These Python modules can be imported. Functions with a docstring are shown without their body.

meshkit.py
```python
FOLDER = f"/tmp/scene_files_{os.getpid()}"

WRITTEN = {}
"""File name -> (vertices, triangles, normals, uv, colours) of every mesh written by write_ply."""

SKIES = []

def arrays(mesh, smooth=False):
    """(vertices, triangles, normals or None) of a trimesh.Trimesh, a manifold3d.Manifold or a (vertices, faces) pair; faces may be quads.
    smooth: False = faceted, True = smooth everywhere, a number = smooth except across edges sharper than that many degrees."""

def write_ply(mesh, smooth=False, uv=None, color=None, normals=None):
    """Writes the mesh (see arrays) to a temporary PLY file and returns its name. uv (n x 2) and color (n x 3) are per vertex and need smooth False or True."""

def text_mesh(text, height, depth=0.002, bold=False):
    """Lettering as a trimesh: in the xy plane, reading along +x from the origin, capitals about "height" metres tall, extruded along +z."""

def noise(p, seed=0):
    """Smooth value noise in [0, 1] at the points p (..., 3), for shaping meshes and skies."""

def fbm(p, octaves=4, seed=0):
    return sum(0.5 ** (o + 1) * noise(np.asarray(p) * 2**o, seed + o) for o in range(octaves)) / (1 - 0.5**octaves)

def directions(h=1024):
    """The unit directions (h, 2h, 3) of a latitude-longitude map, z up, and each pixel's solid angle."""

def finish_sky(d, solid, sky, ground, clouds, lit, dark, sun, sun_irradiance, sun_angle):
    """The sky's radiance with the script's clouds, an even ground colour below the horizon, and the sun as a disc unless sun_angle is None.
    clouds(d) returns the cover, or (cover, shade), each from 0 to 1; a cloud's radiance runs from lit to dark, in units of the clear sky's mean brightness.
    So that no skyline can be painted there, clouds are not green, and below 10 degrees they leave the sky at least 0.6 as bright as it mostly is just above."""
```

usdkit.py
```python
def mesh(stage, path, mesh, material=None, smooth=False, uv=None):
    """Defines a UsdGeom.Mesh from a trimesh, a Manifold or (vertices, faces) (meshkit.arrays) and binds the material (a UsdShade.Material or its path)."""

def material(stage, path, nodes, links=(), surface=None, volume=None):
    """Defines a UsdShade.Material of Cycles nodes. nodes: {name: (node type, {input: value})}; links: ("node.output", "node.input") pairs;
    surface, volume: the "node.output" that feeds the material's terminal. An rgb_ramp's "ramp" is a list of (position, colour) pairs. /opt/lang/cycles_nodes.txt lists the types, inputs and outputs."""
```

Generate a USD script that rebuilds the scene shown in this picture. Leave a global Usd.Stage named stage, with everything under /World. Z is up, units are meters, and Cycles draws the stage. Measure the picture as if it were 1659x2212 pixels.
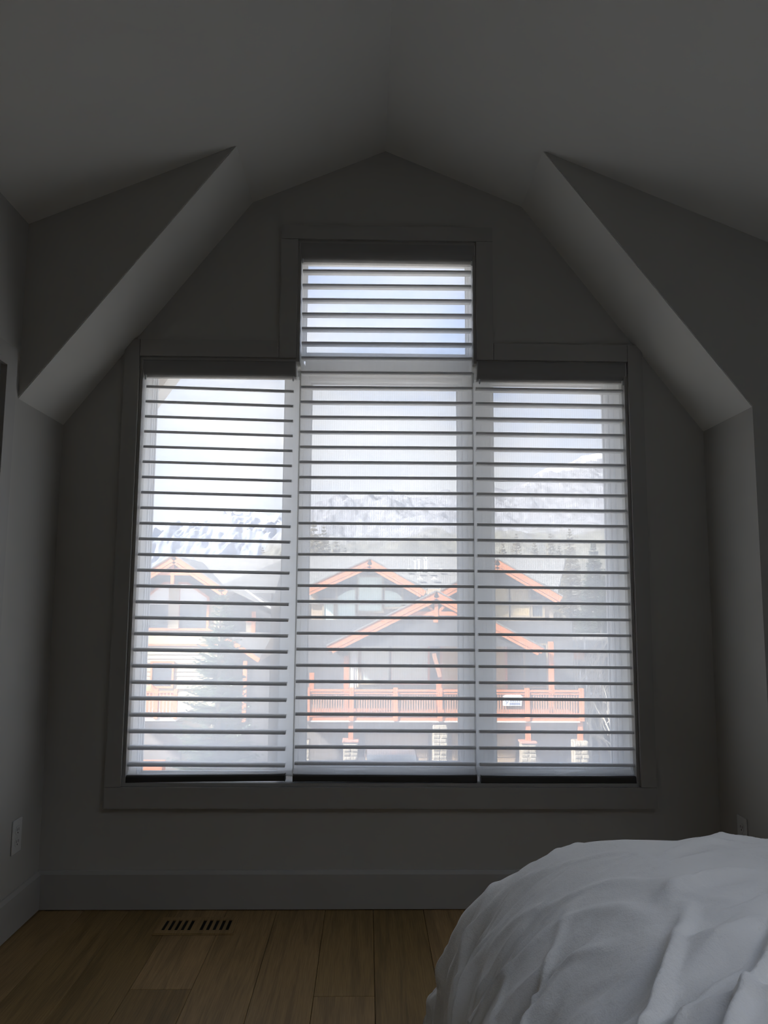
import math, random
import numpy as np, trimesh, manifold3d as m3, shapely.geometry as sg, shapely.affinity as sa
from shapely.ops import unary_union
import usdkit, meshkit
from meshkit import noise, fbm
from pxr import Usd, UsdGeom, UsdShade, UsdLux, Gf, Sdf, Vt
rng = random.Random(7)
nrg = np.random.default_rng(11)
stage = Usd.Stage.CreateInMemory()
UsdGeom.SetStageUpAxis(stage, 'Z'); UsdGeom.SetStageMetersPerUnit(stage, 1.0)
UsdGeom.Xform.Define(stage, '/World'); UsdGeom.Scope.Define(stage, '/World/Looks')

# ------------------------------------------------------------------ camera
W, H = 1659, 2212
S = 3.0 / 2.7
CAM = np.array([0.0, -3.0, 1.0121 * S]); FPX = 1661.37
YAW, PITCH, ROLL = 0.0207, 0.1173, 0.0058
def _axes():
    cy, sy, cp, sp, cr, sr = math.cos(YAW), math.sin(YAW), math.cos(PITCH), math.sin(PITCH), math.cos(ROLL), math.sin(ROLL)
    f = np.array([sy * cp, cy * cp, sp]); r = np.array([cy, -sy, 0.0]); u = np.cross(r, f)
    return r * cr + u * sr, -r * sr + u * cr, f
RT, UP, FW = _axes()
cam = UsdGeom.Camera.Define(stage, '/World/Camera')
cam.CreateHorizontalApertureAttr(36.0); cam.CreateFocalLengthAttr(36.0 * FPX / W); cam.CreateClippingRangeAttr(Gf.Vec2f(0.05, 60000))
_m = Gf.Matrix4d(*[float(x) for row in ([*RT, 0], [*UP, 0], [*(-FW), 0], [*CAM, 1]) for x in row])
UsdGeom.Xformable(cam).AddTransformOp().Set(_m)
cam.CreateExposureAttr(0.54)
def ray(px, py):
    return FW + RT * (px - W / 2) / FPX - UP * (py - H / 2) / FPX
def at(px, py, Y):                       # the point of the vertical plane y = Y seen at a photograph pixel
    d = ray(px, py); return CAM + d * ((Y - CAM[1]) / d[1])
def at_x(px, py, X):
    d = ray(px, py); return CAM + d * ((X - CAM[0]) / d[0])
def at_z(px, py, Zv):
    d = ray(px, py); return CAM + d * ((Zv - CAM[2]) / d[2])

# ------------------------------------------------------------------ sky
SKY = 1.31
SUN, SUN_DIR = 3.8, (-0.75, -0.45, 0.62)      # soft sun behind thin cloud, over our own roof: it lights the fronts across the street
mat = lambda name, nodes, links, surface='p.BSDF': usdkit.material(stage, '/World/Looks/' + name, nodes, links, surface=surface)
sky_mat = mat('sky', {
    'tc': ('texture_coordinate', {}), 'mp': ('mapping', {'scale': (1.0, 1.0, 2.6)}), 
    'n': ('noise_texture', {'scale': 3.1, 'detail': 4.0, 'roughness': 0.55, 'distortion': 0.3}),
    'r': ('rgb_ramp', {'ramp': [(0.37, (0, 0, 0)), (0.60, (1, 1, 1))]}),
    'n2': ('noise_texture', {'scale': 8.0, 'detail': 2.0, 'roughness': 0.6}),
    'r2': ('rgb_ramp', {'ramp': [(0.3, (0.86, 0.89, 0.95)), (0.65, (1.06, 1.06, 1.07))]}),
    'sx': ('separate_xyz', {}), 'el': ('rgb_ramp', {'ramp': [(0.5, (0.97, 0.99, 1.03)), (0.56, (0.80, 0.88, 1.04)), (0.66, (0.46, 0.63, 1.02)), (1.0, (0.32, 0.50, 0.95))]}),
    'lo': ('map_range', {'from_min': -1.0, 'from_max': 1.0, 'to_min': 0.0, 'to_max': 1.0}),
    'mx': ('mix', {}), 'b': ('background_shader', {'strength': SKY}),
}, [('tc.generated', 'mp.vector'), ('mp.vector', 'n.vector'), ('mp.vector', 'n2.vector'), ('n.fac', 'r.fac'), ('n2.fac', 'r2.fac'),
    ('tc.generated', 'sx.vector'), ('sx.z', 'lo.value'), ('lo.result', 'el.fac'), ('r.color', 'mx.fac'), ('el.color', 'mx.color1'), ('r2.color', 'mx.color2'), ('mx.color', 'b.color')], 'b.background')
dome = UsdLux.DomeLight.Define(stage, '/World/Sky'); dome.CreateIntensityAttr(1.0)
UsdShade.MaterialBindingAPI.Apply(dome.GetPrim()).Bind(sky_mat)

# ------------------------------------------------------------------ helpers
counts = {}
def numbered(name, parent='/World'):
    k = (str(parent), name); n = counts.get(k, 0); counts[k] = n + 1
    return name if n == 0 else f'{name}_{n:03d}'
def path_of(parent): return '/World' if parent is None else str(parent.GetPath())
def tag(o, label=None, cat=None, group=None, kind=None):
    for k, v in (('label', label), ('category', cat), ('group', group), ('kind', kind)):
        if v: o.SetCustomDataByKey(k, v)
    return o
def obj(name, mesh, m, parent=None, smooth=False, **kw):
    pp = path_of(parent)
    if isinstance(mesh, list): mesh = trimesh.util.concatenate(mesh)
    return tag(usdkit.mesh(stage, pp + '/' + numbered(name, pp), mesh, m, smooth=smooth).GetPrim(), **kw)
def thing(name, label=None, cat=None, loc=None, group=None, kind=None, parent=None):
    pp = path_of(parent)
    x = UsdGeom.Xform.Define(stage, pp + '/' + numbered(name, pp))
    if loc is not None: x.AddTranslateOp().Set(Gf.Vec3d(*map(float, loc)))
    return tag(x.GetPrim(), label, cat, group, kind)
def dup(root, loc, rotz=0.0, label=None, scale=1.0, group=None):
    was = root.GetCustomData()
    x = UsdGeom.Xform.Define(stage, '/World/' + numbered(str(root.GetName())))
    x.GetPrim().GetReferences().AddInternalReference(root.GetPath())
    x.ClearXformOpOrder()
    x.AddTranslateOp().Set(Gf.Vec3d(*map(float, loc))); x.AddRotateZOp().Set(float(rotz)); x.AddScaleOp().Set(Gf.Vec3f(scale, scale, scale))
    x.GetPrim().SetInstanceable(True)
    return tag(x.GetPrim(), label or was.get('label'), was.get('category'), group or was.get('group'))
def bx(x0, x1, y0, y1, z0, z1, c=0.0):
    x0, x1 = min(x0, x1), max(x0, x1); y0, y1 = min(y0, y1), max(y0, y1); z0, z1 = min(z0, z1), max(z0, z1)
    if c <= 0:
        b = trimesh.creation.box([x1 - x0, y1 - y0, z1 - z0]); b.apply_translation([(x0 + x1) / 2, (y0 + y1) / 2, (z0 + z1) / 2]); return b
    c = min(c, 0.45 * min(x1 - x0, y1 - y0, z1 - z0)); p = []
    for xa, sx in ((x0, 1), (x1, -1)):
        for ya, sy in ((y0, 1), (y1, -1)):
            for za, sz in ((z0, 1), (z1, -1)):
                p += [(xa, ya + sy * c, za + sz * c), (xa + sx * c, ya, za + sz * c), (xa + sx * c, ya + sy * c, za)]
    return hull(p)
def hull(p):
    m = m3.Manifold.hull_points(np.asarray(p, float)).to_mesh()
    return trimesh.Trimesh(np.array(m.vert_properties[:, :3]), np.array(m.tri_verts), process=False)
def ext_y(poly, y0, y1):                 # a shapely polygon in (x, z) extruded from y0 to y1
    out = []
    for g in getattr(poly, 'geoms', [poly]):
        if g.is_empty or g.geom_type != 'Polygon': continue
        e = trimesh.creation.extrude_polygon(g, abs(y1 - y0), engine='earcut')
        v = e.vertices.copy(); e.vertices = np.stack([v[:, 0], max(y0, y1) - v[:, 2], v[:, 1]], 1)
        out.append(e)
    return trimesh.util.concatenate(out)
def ext_x(poly, x0, x1):                 # a shapely polygon in (y, z) extruded along x
    out = []
    for g in getattr(poly, 'geoms', [poly]):
        e = trimesh.creation.extrude_polygon(g, abs(x1 - x0), engine='earcut')
        v = e.vertices.copy(); e.vertices = np.stack([min(x0, x1) + v[:, 2], v[:, 0], v[:, 1]], 1)
        out.append(e)
    return trimesh.util.concatenate(out)
def beam(a, b, w, d, c=0.0):             # a timber from a to b: w across its length in the (x, z) plane, d along y
    a, b = np.asarray(a, float), np.asarray(b, float); L = np.linalg.norm(b - a); t = (b - a) / L
    s = np.array([0, 1.0, 0]); s = s - t * (s @ t); s /= np.linalg.norm(s); n = np.cross(t, s)
    m = bx(0, L, -d / 2, d / 2, -w / 2, w / 2, c); M = np.eye(4); M[:3, 0], M[:3, 1], M[:3, 2], M[:3, 3] = t, s, n, a
    m.apply_transform(M); return m
def tube(pts, r, n=8):
    pts = np.asarray(pts, float); r = np.broadcast_to(r, (len(pts),)); t = np.gradient(pts, axis=0); t /= np.linalg.norm(t, axis=1, keepdims=True) + 1e-12
    a = np.cross(t, np.where(np.abs(t[:, 2:]) < 0.9, [0, 0, 1.0], [1.0, 0, 0])); a /= np.linalg.norm(a, axis=1, keepdims=True) + 1e-12; b = np.cross(t, a)
    g = np.arange(n) * 2 * np.pi / n
    v = pts[:, None] + r[:, None, None] * (np.cos(g)[None, :, None] * a[:, None] + np.sin(g)[None, :, None] * b[:, None])
    i, j = np.meshgrid(np.arange(len(pts) - 1), np.arange(n), indexing='ij')
    q = np.stack([i * n + j, i * n + (j + 1) % n, (i + 1) * n + (j + 1) % n, (i + 1) * n + j], -1).reshape(-1, 4)
    f = np.vstack([q[:, [0, 1, 2]], q[:, [0, 2, 3]]]); k = len(pts) * n
    caps = [[0, j + 1, j] for j in range(1, n - 1)] + [[k - n, k - n + j, k - n + j + 1] for j in range(1, n - 1)]
    return trimesh.Trimesh(v.reshape(-1, 3), np.vstack([f, caps])[:, ::-1], process=False)
def grid(P):                             # P (n, m, 3) -> a sheet
    n, m = P.shape[:2]; i, j = np.meshgrid(np.arange(n - 1), np.arange(m - 1), indexing='ij'); a = i * m + j
    f = np.vstack([np.stack([a, a + 1, a + m + 1], -1).reshape(-1, 3), np.stack([a, a + m + 1, a + m], -1).reshape(-1, 3)])
    return trimesh.Trimesh(P.reshape(-1, 3), f, process=False)

# ------------------------------------------------------------------ materials
def paint(name, c, rough=0.6, spec=0.3, bump=0.0, scale=60.0, var=0.0, vscale=4.0):
    nodes = {'p': ('principled_bsdf', {'base_color': c, 'roughness': rough, 'specular_ior_level': spec})}; links = []
    if bump or var: nodes['tc'] = ('geometry', {})
    if bump:
        nodes['n'] = ('noise_texture', {'scale': scale, 'detail': 3.0}); nodes['b'] = ('bump', {'strength': 1.0, 'distance': bump})
        links += [('tc.position', 'n.vector'), ('n.fac', 'b.height'), ('b.normal', 'p.normal')]
    if var:
        nodes['v'] = ('noise_texture', {'scale': vscale, 'detail': 5.0, 'roughness': 0.6})
        nodes['vr'] = ('rgb_ramp', {'ramp': [(0.25, tuple(x * (1 - var) for x in c)), (0.75, tuple(min(1, x * (1 + var)) for x in c))]})
        links += [('tc.position', 'v.vector'), ('v.fac', 'vr.fac'), ('vr.color', 'p.base_color')]
    return mat(name, nodes, links)
M = {}
M['wall'] = paint('wall_paint', (0.52, 0.51, 0.473), 0.75, 0.2)
M['ceil'] = paint('ceiling_paint', (0.77, 0.76, 0.71), 0.85, 0.15)
M['trim'] = paint('trim_paint', (0.44, 0.432, 0.405), 0.45, 0.35)
M['plastic'] = paint('outlet_plastic', (0.72, 0.72, 0.70), 0.35, 0.4)
M['slot'] = paint('dark_slot', (0.01, 0.01, 0.01), 0.8)
M['vinyl'] = paint('window_vinyl', (0.78, 0.80, 0.82), 0.4, 0.4)
M['gasket'] = paint('window_gasket', (0.25, 0.27, 0.29), 0.6)
M['alu'] = paint('blind_rail', (0.34, 0.335, 0.32), 0.5, 0.3)
M['blackrail'] = paint('bottom_rail', (0.055, 0.055, 0.05), 0.45, 0.3)
M['cap'] = paint('blind_end_cap', (0.55, 0.55, 0.54), 0.4, 0.4)
M['clear'] = mat('clear_plastic', {'g': ('principled_bsdf', {'base_color': (0.9, 0.92, 0.94), 'roughness': 0.2, 'transmission_weight': 0.3})}, [], 'g.BSDF')
M['vane'] = mat('vane_fabric', {
    'd': ('diffuse_bsdf', {'color': (0.88, 0.88, 0.88)}), 't': ('translucent_bsdf', {'color': (0.86, 0.87, 0.88)}), 'm': ('mix_closure', {'fac': 0.3})},
    [('d.BSDF', 'm.closure1'), ('t.BSDF', 'm.closure2')], 'm.closure')
def sheer(name, cover, tint, trans, streak):
    return mat(name, {
        'g': ('geometry', {}), 'n': ('wave_texture', {'wave_type': 'bands', 'bands_direction': 'x', 'scale': 9.0, 'detail': 0.0}), 'n2': ('wave_texture', {'wave_type': 'bands', 'bands_direction': 'x', 'scale': 21.7, 'detail': 0.0}), 'r0': ('math', {'math_type': 'add'}),
        'r': ('math', {'math_type': 'multiply_add', 'value2': streak, 'value3': cover - streak}),
        'tr': ('transparent_bsdf', {}), 't': ('translucent_bsdf', {'color': trans}), 'd': ('diffuse_bsdf', {'color': tint}), 'm1': ('mix_closure', {'fac': 0.25}), 'm': ('mix_closure', {})},
        [('g.position', 'n.vector'), ('g.position', 'n2.vector'), ('n.fac', 'r0.value1'), ('n2.fac', 'r0.value2'), ('r0.value', 'r.value1'), ('r.value', 'm.fac'), ('t.BSDF', 'm1.closure1'), ('d.BSDF', 'm1.closure2'),
         ('tr.BSDF', 'm.closure1'), ('m1.closure', 'm.closure2')], 'm.closure')
M['sheer'] = sheer('sheer_cloth', 0.435, (0.85, 0.86, 0.87), (0.97, 0.985, 1.0), 0.02)
M['screen'] = mat('insect_mesh', {
    'g': ('geometry', {}), 'w1': ('wave_texture', {'wave_type': 'bands', 'bands_direction': 'x', 'scale': 34.0, 'detail': 0.0}),
    'w2': ('wave_texture', {'wave_type': 'bands', 'bands_direction': 'z', 'scale': 40.0, 'detail': 0.0}),
    'a': ('math', {'math_type': 'multiply_add', 'value2': 0.22, 'value3': 0.06}), 'b': ('math', {'math_type': 'multiply_add', 'value2': 0.08}),
    'tr': ('transparent_bsdf', {}), 'd': ('diffuse_bsdf', {'color': (0.22, 0.23, 0.24)}), 'm': ('mix_closure', {})},
    [('g.position', 'w1.vector'), ('g.position', 'w2.vector'), ('w1.fac', 'a.value1'), ('w2.fac', 'b.value1'), ('a.value', 'b.value3'), ('b.value', 'm.fac'), ('tr.BSDF', 'm.closure1'), ('d.BSDF', 'm.closure2')], 'm.closure')
M['pane'] = mat('window_glass', {'f': ('fresnel', {'IOR': 1.45}), 'tr': ('transparent_bsdf', {'color': (0.97, 0.985, 0.985)}), 'g': ('glossy_bsdf', {'color': (1, 1, 1), 'roughness': 0.0}), 'm': ('mix_closure', {})},
    [('f.fac', 'm.fac'), ('tr.BSDF', 'm.closure1'), ('g.BSDF', 'm.closure2')], 'm.closure')
def wood_floor(name, c, seed):
    return mat(name, {
        'g': ('geometry', {}), 'mp': ('mapping', {'scale': (9.0, 0.55, 1.0), 'location': (seed * 3.7, seed * 1.9, 0)}),
        'n': ('noise_texture', {'scale': 2.2, 'detail': 4.0, 'roughness': 0.55, 'distortion': 1.6}),
        'mp2': ('mapping', {'scale': (60.0, 2.2, 1.0), 'location': (seed, seed * 2, 0)}), 'n2': ('noise_texture', {'scale': 4.0, 'detail': 4.0}),
        'w': ('math', {'math_type': 'multiply', 'value2': 14.0}), 'fr': ('math', {'math_type': 'sine'}),
        'r': ('rgb_ramp', {'ramp': [(0.0, tuple(x * 0.80 for x in c)), (1.0, tuple(x * 1.1 for x in c))]}),
        'r2': ('rgb_ramp', {'ramp': [(0.35, (0.82, 0.80, 0.78)), (0.65, (1.05, 1.05, 1.05))]}), 'mm': ('mix', {'mix_type': 'multiply', 'fac': 1.0}),
        'mpk': ('mapping', {'scale': (1.0, 0.55, 1.0), 'location': (seed * 0.31, seed * 0.17, 0)}), 'v': ('voronoi_texture', {'scale': 3.6, 'randomness': 1.0}),
        'k': ('rgb_ramp', {'ramp': [(0.0, (0.22, 0.17, 0.12)), (0.022, (0.35, 0.28, 0.22)), (0.05, (1, 1, 1))]}), 'mk': ('mix', {'mix_type': 'multiply', 'fac': 1.0}),
        'fm': ('map_range', {'from_min': -1.0, 'from_max': 1.0}),
        'b': ('bump', {'strength': 0.5, 'distance': 0.0006}), 'p': ('principled_bsdf', {'roughness': 0.5, 'specular_ior_level': 0.3})},
        [('g.position', 'mp.vector'), ('mp.vector', 'n.vector'), ('n.fac', 'w.value1'), ('w.value', 'fr.value1'), ('fr.value', 'fm.value'), ('fm.result', 'r.fac'),
         ('g.position', 'mp2.vector'), ('mp2.vector', 'n2.vector'), ('n2.fac', 'r2.fac'), ('r.color', 'mm.color1'), ('r2.color', 'mm.color2'),
         ('g.position', 'mpk.vector'), ('mpk.vector', 'v.vector'), ('v.distance', 'k.fac'), ('mm.color', 'mk.color1'), ('k.color', 'mk.color2'), ('mk.color', 'p.base_color'),
         ('n2.fac', 'b.height'), ('b.normal', 'p.normal')])
OAK = (0.33, 0.215, 0.092)
M['oaks'] = [wood_floor(f'oak_plank_{i}', tuple(c * k for c, k in zip(OAK, (s, s, s * t))), i + 1) for i, (s, t) in enumerate(((1.0, 1.0), (0.86, 0.93), (1.1, 1.04), (0.94, 1.0), (0.78, 0.9)))]
M['cotton'] = mat('white_cotton', {
    'g': ('geometry', {}), 'n': ('noise_texture', {'scale': 38.0, 'detail': 3.0, 'roughness': 0.6}), 'n3': ('noise_texture', {'scale': 420.0, 'detail': 0.0}),
    'b': ('bump', {'strength': 0.5, 'distance': 0.004}), 'b2': ('bump', {'strength': 0.35, 'distance': 0.0008}), 'p': ('principled_bsdf', {'base_color': (0.89, 0.88, 0.85), 'roughness': 0.9, 'specular_ior_level': 0.1, 'sheen_weight': 0.15})},
    [('g.position', 'n.vector'), ('g.position', 'n3.vector'), ('n.fac', 'b.height'), ('n3.fac', 'b2.height'), ('b.normal', 'b2.normal'), ('b2.normal', 'p.normal')])

# ------------------------------------------------------------------ room shell
XWL, XWR, ZF, YF, ZBB = -1.2058, 1.3416, 1.8134, -0.3972, 0.1371
XRG, ZAP, XS0, XS1, ZS = 0.0603, 2.9882, -0.484, 0.6232, 2.7542
XL0, XR0, ZT, ZSILL, XU0, XU1, ZUP, ZCAS = -0.913, 1.0394, 2.0937, 0.4361, -0.2924, 0.4304, 2.592, 0.3588
XR, YR, XHL = 2.7, -5.4, -1.206            # far right wall, rear wall
sl0 = (ZAP - ZS) / (XRG - XS0); sl1 = (ZAP - ZS) / (XS1 - XRG)
zlow = lambda x: ZAP - sl0 * (XRG - x) if x < XRG else ZAP - sl1 * (x - XRG)
opening = unary_union([sg.box(XL0, ZSILL, XR0, ZT), sg.box(XU0, ZSILL, XU1, ZUP)])
alcove = sg.Polygon([(XWL, 0), (XWR, 0), (XWR, ZF), (XS1, ZS), (XRG, ZAP), (XS0, ZS), (XWL, ZF)])
outer = alcove.buffer(0.25, join_style=2).intersection(sg.box(-9, -0.3, 9, 9))
st = dict(kind='structure')
obj('wall_back', ext_y(outer.difference(opening), 0, 0.215), M['wall'], label='dark painted gable wall around the tall stepped window opening', **st)
# left wall with a doorway, one plane from the alcove into the room
p_out = at_x(40, 757, XWL + 0.02); p_in = at_x(16, 787, XWL + 0.02)
DY1, DZ1 = p_out[1], p_out[2]                 # outer corner of the door casing
CW = p_out[1] - p_in[1]; CW = max(0.07, min(0.12, CW)); DY0 = DY1 - CW; DZ0 = DZ1 - CW
lw = sg.Polygon([(0.215, -0.3), (0.215, 2.9), (YR, 2.9), (YR, -0.3)]).difference(sg.box(DY0 - 0.8, 0, DY0, DZ0))
obj('wall_left', ext_x(lw, XWL - 0.15, XWL), M['wall'], label='painted wall on the left with an outlet and a doorway', **st)
kn = sg.Polygon([(0.0, -0.3), (0.0, ZF), (YF, ZF), (YF, -0.3)])
obj('wall_right', ext_x(kn, XWR, XWR + 0.12), M['wall'], label='narrow painted side wall of the alcove right of the window', **st)
bl = sg.Polygon([(XS0 - .002, ZS + .0015), (XWL, zlow(XWL)), (XWL, ZF + .003)])
br = sg.Polygon([(XS1 + .002, ZS + .0015), (XWR, ZF + .003), (XWR + 0.0, 0), (XR, 0), (XR, zlow(XR))])
obj('wall_bulkhead', ext_y(bl, YF, YF + 0.05), M['wall'], label='dark triangular wall face above the left sloped ceiling', **st)
obj('wall_bulkhead', ext_y(br.difference(sg.box(XWR - 0.001, -1, XWR + 0.12, ZF)), YF, YF + 0.05), M['wall'], label='dark wall face right of the alcove above the bed', **st)
obj('wall_far_right', bx(XR, XR + 0.12, YR, YF + 0.05, -0.3, 2.9), M['wall'], label='side wall beyond the bed, out of view', **st)
obj('wall_rear', bx(XWL - 0.15, XR + 0.12, YR - 0.12, YR, -0.3, 3.3), M['wall'], label='wall behind the viewer', **st)
def slope(x0, z0, x1, z1, y0, y1, th):
    n = np.array([-(z1 - z0), x1 - x0]); n = n / np.linalg.norm(n); n = n if n[1] > 0 else -n
    return ext_y(sg.Polygon([(x0, z0), (x1, z1), (x1 + n[0] * th, z1 + n[1] * th), (x0 + n[0] * th, z0 + n[1] * th)]), y0, y1)
SKX, SKYY = (0.75, 2.3), ((-4.3, -2.8), (-2.65, -1.6))     # two added roof openings, out of view, letting extra daylight onto the bed
def on_slope(pts, lift, th):              # (x, y) outline on the right ceiling slope, extruded along its normal
    e = trimesh.creation.extrude_polygon(pts, th, engine='earcut'); k = math.sqrt(1 + sl1 * sl1); n = np.array([sl1 / k, 0, 1 / k]); v = e.vertices
    e.vertices = np.stack([v[:, 0], v[:, 1], ZAP - sl1 * (v[:, 0] - XRG)], 1) + n * (v[:, 2:] + lift); return e
def roof_with_added_skylights():
    p = sg.box(XS1, YR - 0.1, XR + 0.1, YF + 0.02)
    return [on_slope(p.difference(unary_union([sg.box(SKX[0], a, SKX[1], b) for a, b in SKYY])), 0.0, 0.15)]
ceil = thing('ceiling', 'pale vaulted ceiling rising to a soft central ridge', **st)
xl_e, xr_e = XWL - 0.15, XR + 0.1
obj('ceiling_slope', [slope(XRG, ZAP, XS0, ZS, YR - 0.1, 0.01, 0.15), slope(XS0, ZS, xl_e, zlow(xl_e), YR - 0.1, YF + 0.02, 0.15)], M['ceil'], ceil)
obj('ceiling_slope', [slope(XRG, ZAP, XS1, ZS, YR - 0.1, 0.01, 0.15), *roof_with_added_skylights()], M['ceil'], ceil)
obj('ceiling_slope', slope(XS0, ZS, XWL - 0.05, ZF - 0.05 * (ZS - ZF) / (XS0 - XWL), YF + 0.003, 0.01, 0.12), M['ceil'], ceil)
obj('ceiling_slope', slope(XS1, ZS, XWR + 0.05, ZF - 0.05 * (ZS - ZF) / (XWR - XS1), YF + 0.003, 0.01, 0.12), M['ceil'], ceil)
obj('closet_wall', [bx(XWL - 0.95, XWL - 0.15, DY0 + 0.3, DY0 + 0.35, -0.3, 2.6), bx(XWL - 0.95, XWL - 0.15, DY0 - 1.2, DY0 - 1.15, -0.3, 2.6), bx(XWL - 1.0, XWL - 0.95, DY0 - 1.2, DY0 + 0.35, -0.3, 2.6), bx(XWL - 1.0, XWL - 0.15, DY0 - 1.2, DY0 + 0.35, 2.6, 2.65)],
    M['wall'], label='walls of the dark closet beyond the doorway', **st)

for i, (a, b) in enumerate(SKYY):
    w = thing(f'window_{5 + i}', ['added skylight to brighten the near side of the bed', 'added skylight to brighten the far side of the bed'][i] + ', out of view', **st)  # added unseen skylights that bring fill light to bed and room
    q = sg.box(SKX[0], a, SKX[1], b); obj('window_frame', on_slope(q.difference(q.buffer(-0.035, join_style=2)), 0.08, 0.10), M['trim'], w); pn = on_slope(q.buffer(-0.034, join_style=2), 0.12, 0.006); pn.update_faces(pn.face_normals[:, 2] > 0.5); pn.remove_unreferenced_vertices(); obj('pane', pn, M['pane'], w)
# floor: planks are parts
floor = thing('floor', 'wide oak plank floor', **st)
obj('subfloor', bx(XWL - 1.0, XR + 0.1, YR - 0.1, 0.215, -0.12, -0.016), M['slot'], floor)
top = [-3000, 185, 283, 386, 492, 599, 703, 806, 914]
ex = sorted([at_z(px, 1964, 0.0)[0] for px in top[1:]]); pw = (ex[-1] - ex[0]) / (len(ex) - 1)
edges = [ex[0] - pw * k for k in (7, 6, 5, 4, 3, 2, 1)] + ex + [ex[-1] + pw * k for k in range(1, 13)]
joints = {2: (at_z(380, 2137, 0)[1],), 5: (at_z(600, 2153, 0)[1],), 8: (at_z(935, 2062, 0)[1],)}
for i in range(len(edges) - 1):
    a, b = edges[i], edges[i + 1]
    if b < XWL - 0.9: continue
    k = i - 7
    ys = [0.0] + sorted(joints.get(k, (-1.25 - 0.9 * ((i * 0.37) % 1.0),)), reverse=True)
    while ys[-1] > YR: ys.append(ys[-1] - 1.9 - 0.4 * ((i * 0.61) % 1))
    for j in range(len(ys) - 1):
        y1, y0 = ys[j], max(ys[j + 1], YR)
        if y1 - y0 < 0.02: continue
        w = 0 if k != 8 else 0
        obj('plank', bx(a + 0.0006, b - 0.0006, y0 + 0.0006, y1 - 0.0006, -0.016, 0.0, 0.0012), M['oaks'][(i * 3 + j * 2 + (4 if (k, j) == (8, 0) else 0)) % 5], floor)

# baseboards
bbp = lambda s: sg.Polygon([(0, 0.003), (0, ZBB), (-0.006 * s, ZBB), (-0.016 * s, ZBB - 0.012), (-0.016 * s, 0.003)])
obj('baseboard_back', ext_x(bbp(1), XWL, XWR), M['trim'], label='tall flat baseboard along the window wall', **st)
b = sg.Polygon([(XWL, 0.003), (XWL, ZBB), (XWL + 0.006, ZBB), (XWL + 0.016, ZBB - 0.012), (XWL + 0.016, 0.003)])
obj('baseboard_left', ext_y(b, DY1, -0.016), M['trim'], label='tall flat baseboard along the left wall', **st)
b = sg.Polygon([(XWR, 0.003), (XWR, ZBB), (XWR - 0.006, ZBB), (XWR - 0.016, ZBB - 0.012), (XWR - 0.016, 0.003)])
obj('baseboard_right', ext_y(b, YF, -0.016), M['trim'], label='tall flat baseboard on the right alcove wall behind the bed', **st)

# door casing, jamb
d = thing('door_1', 'pale door casing at the left edge around a dark open doorway', **st)
for poly in (sg.box(DY0, 0, DY1, DZ0), sg.box(DY0 - 0.8 - CW, 0, DY0 - 0.8, DZ0), sg.box(DY0 - 0.8 - CW, DZ0, DY1, DZ1)):
    obj('casing', ext_x(poly, XWL, XWL + 0.02), M['trim'], d)
obj('jamb', ext_x(sg.box(DY0 - 0.8, 0, DY0, DZ0).difference(sg.box(DY0 - 0.79, -0.1, DY0 - 0.012, DZ0 - 0.012)), XWL - 0.15, XWL), M['trim'], d)

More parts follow.
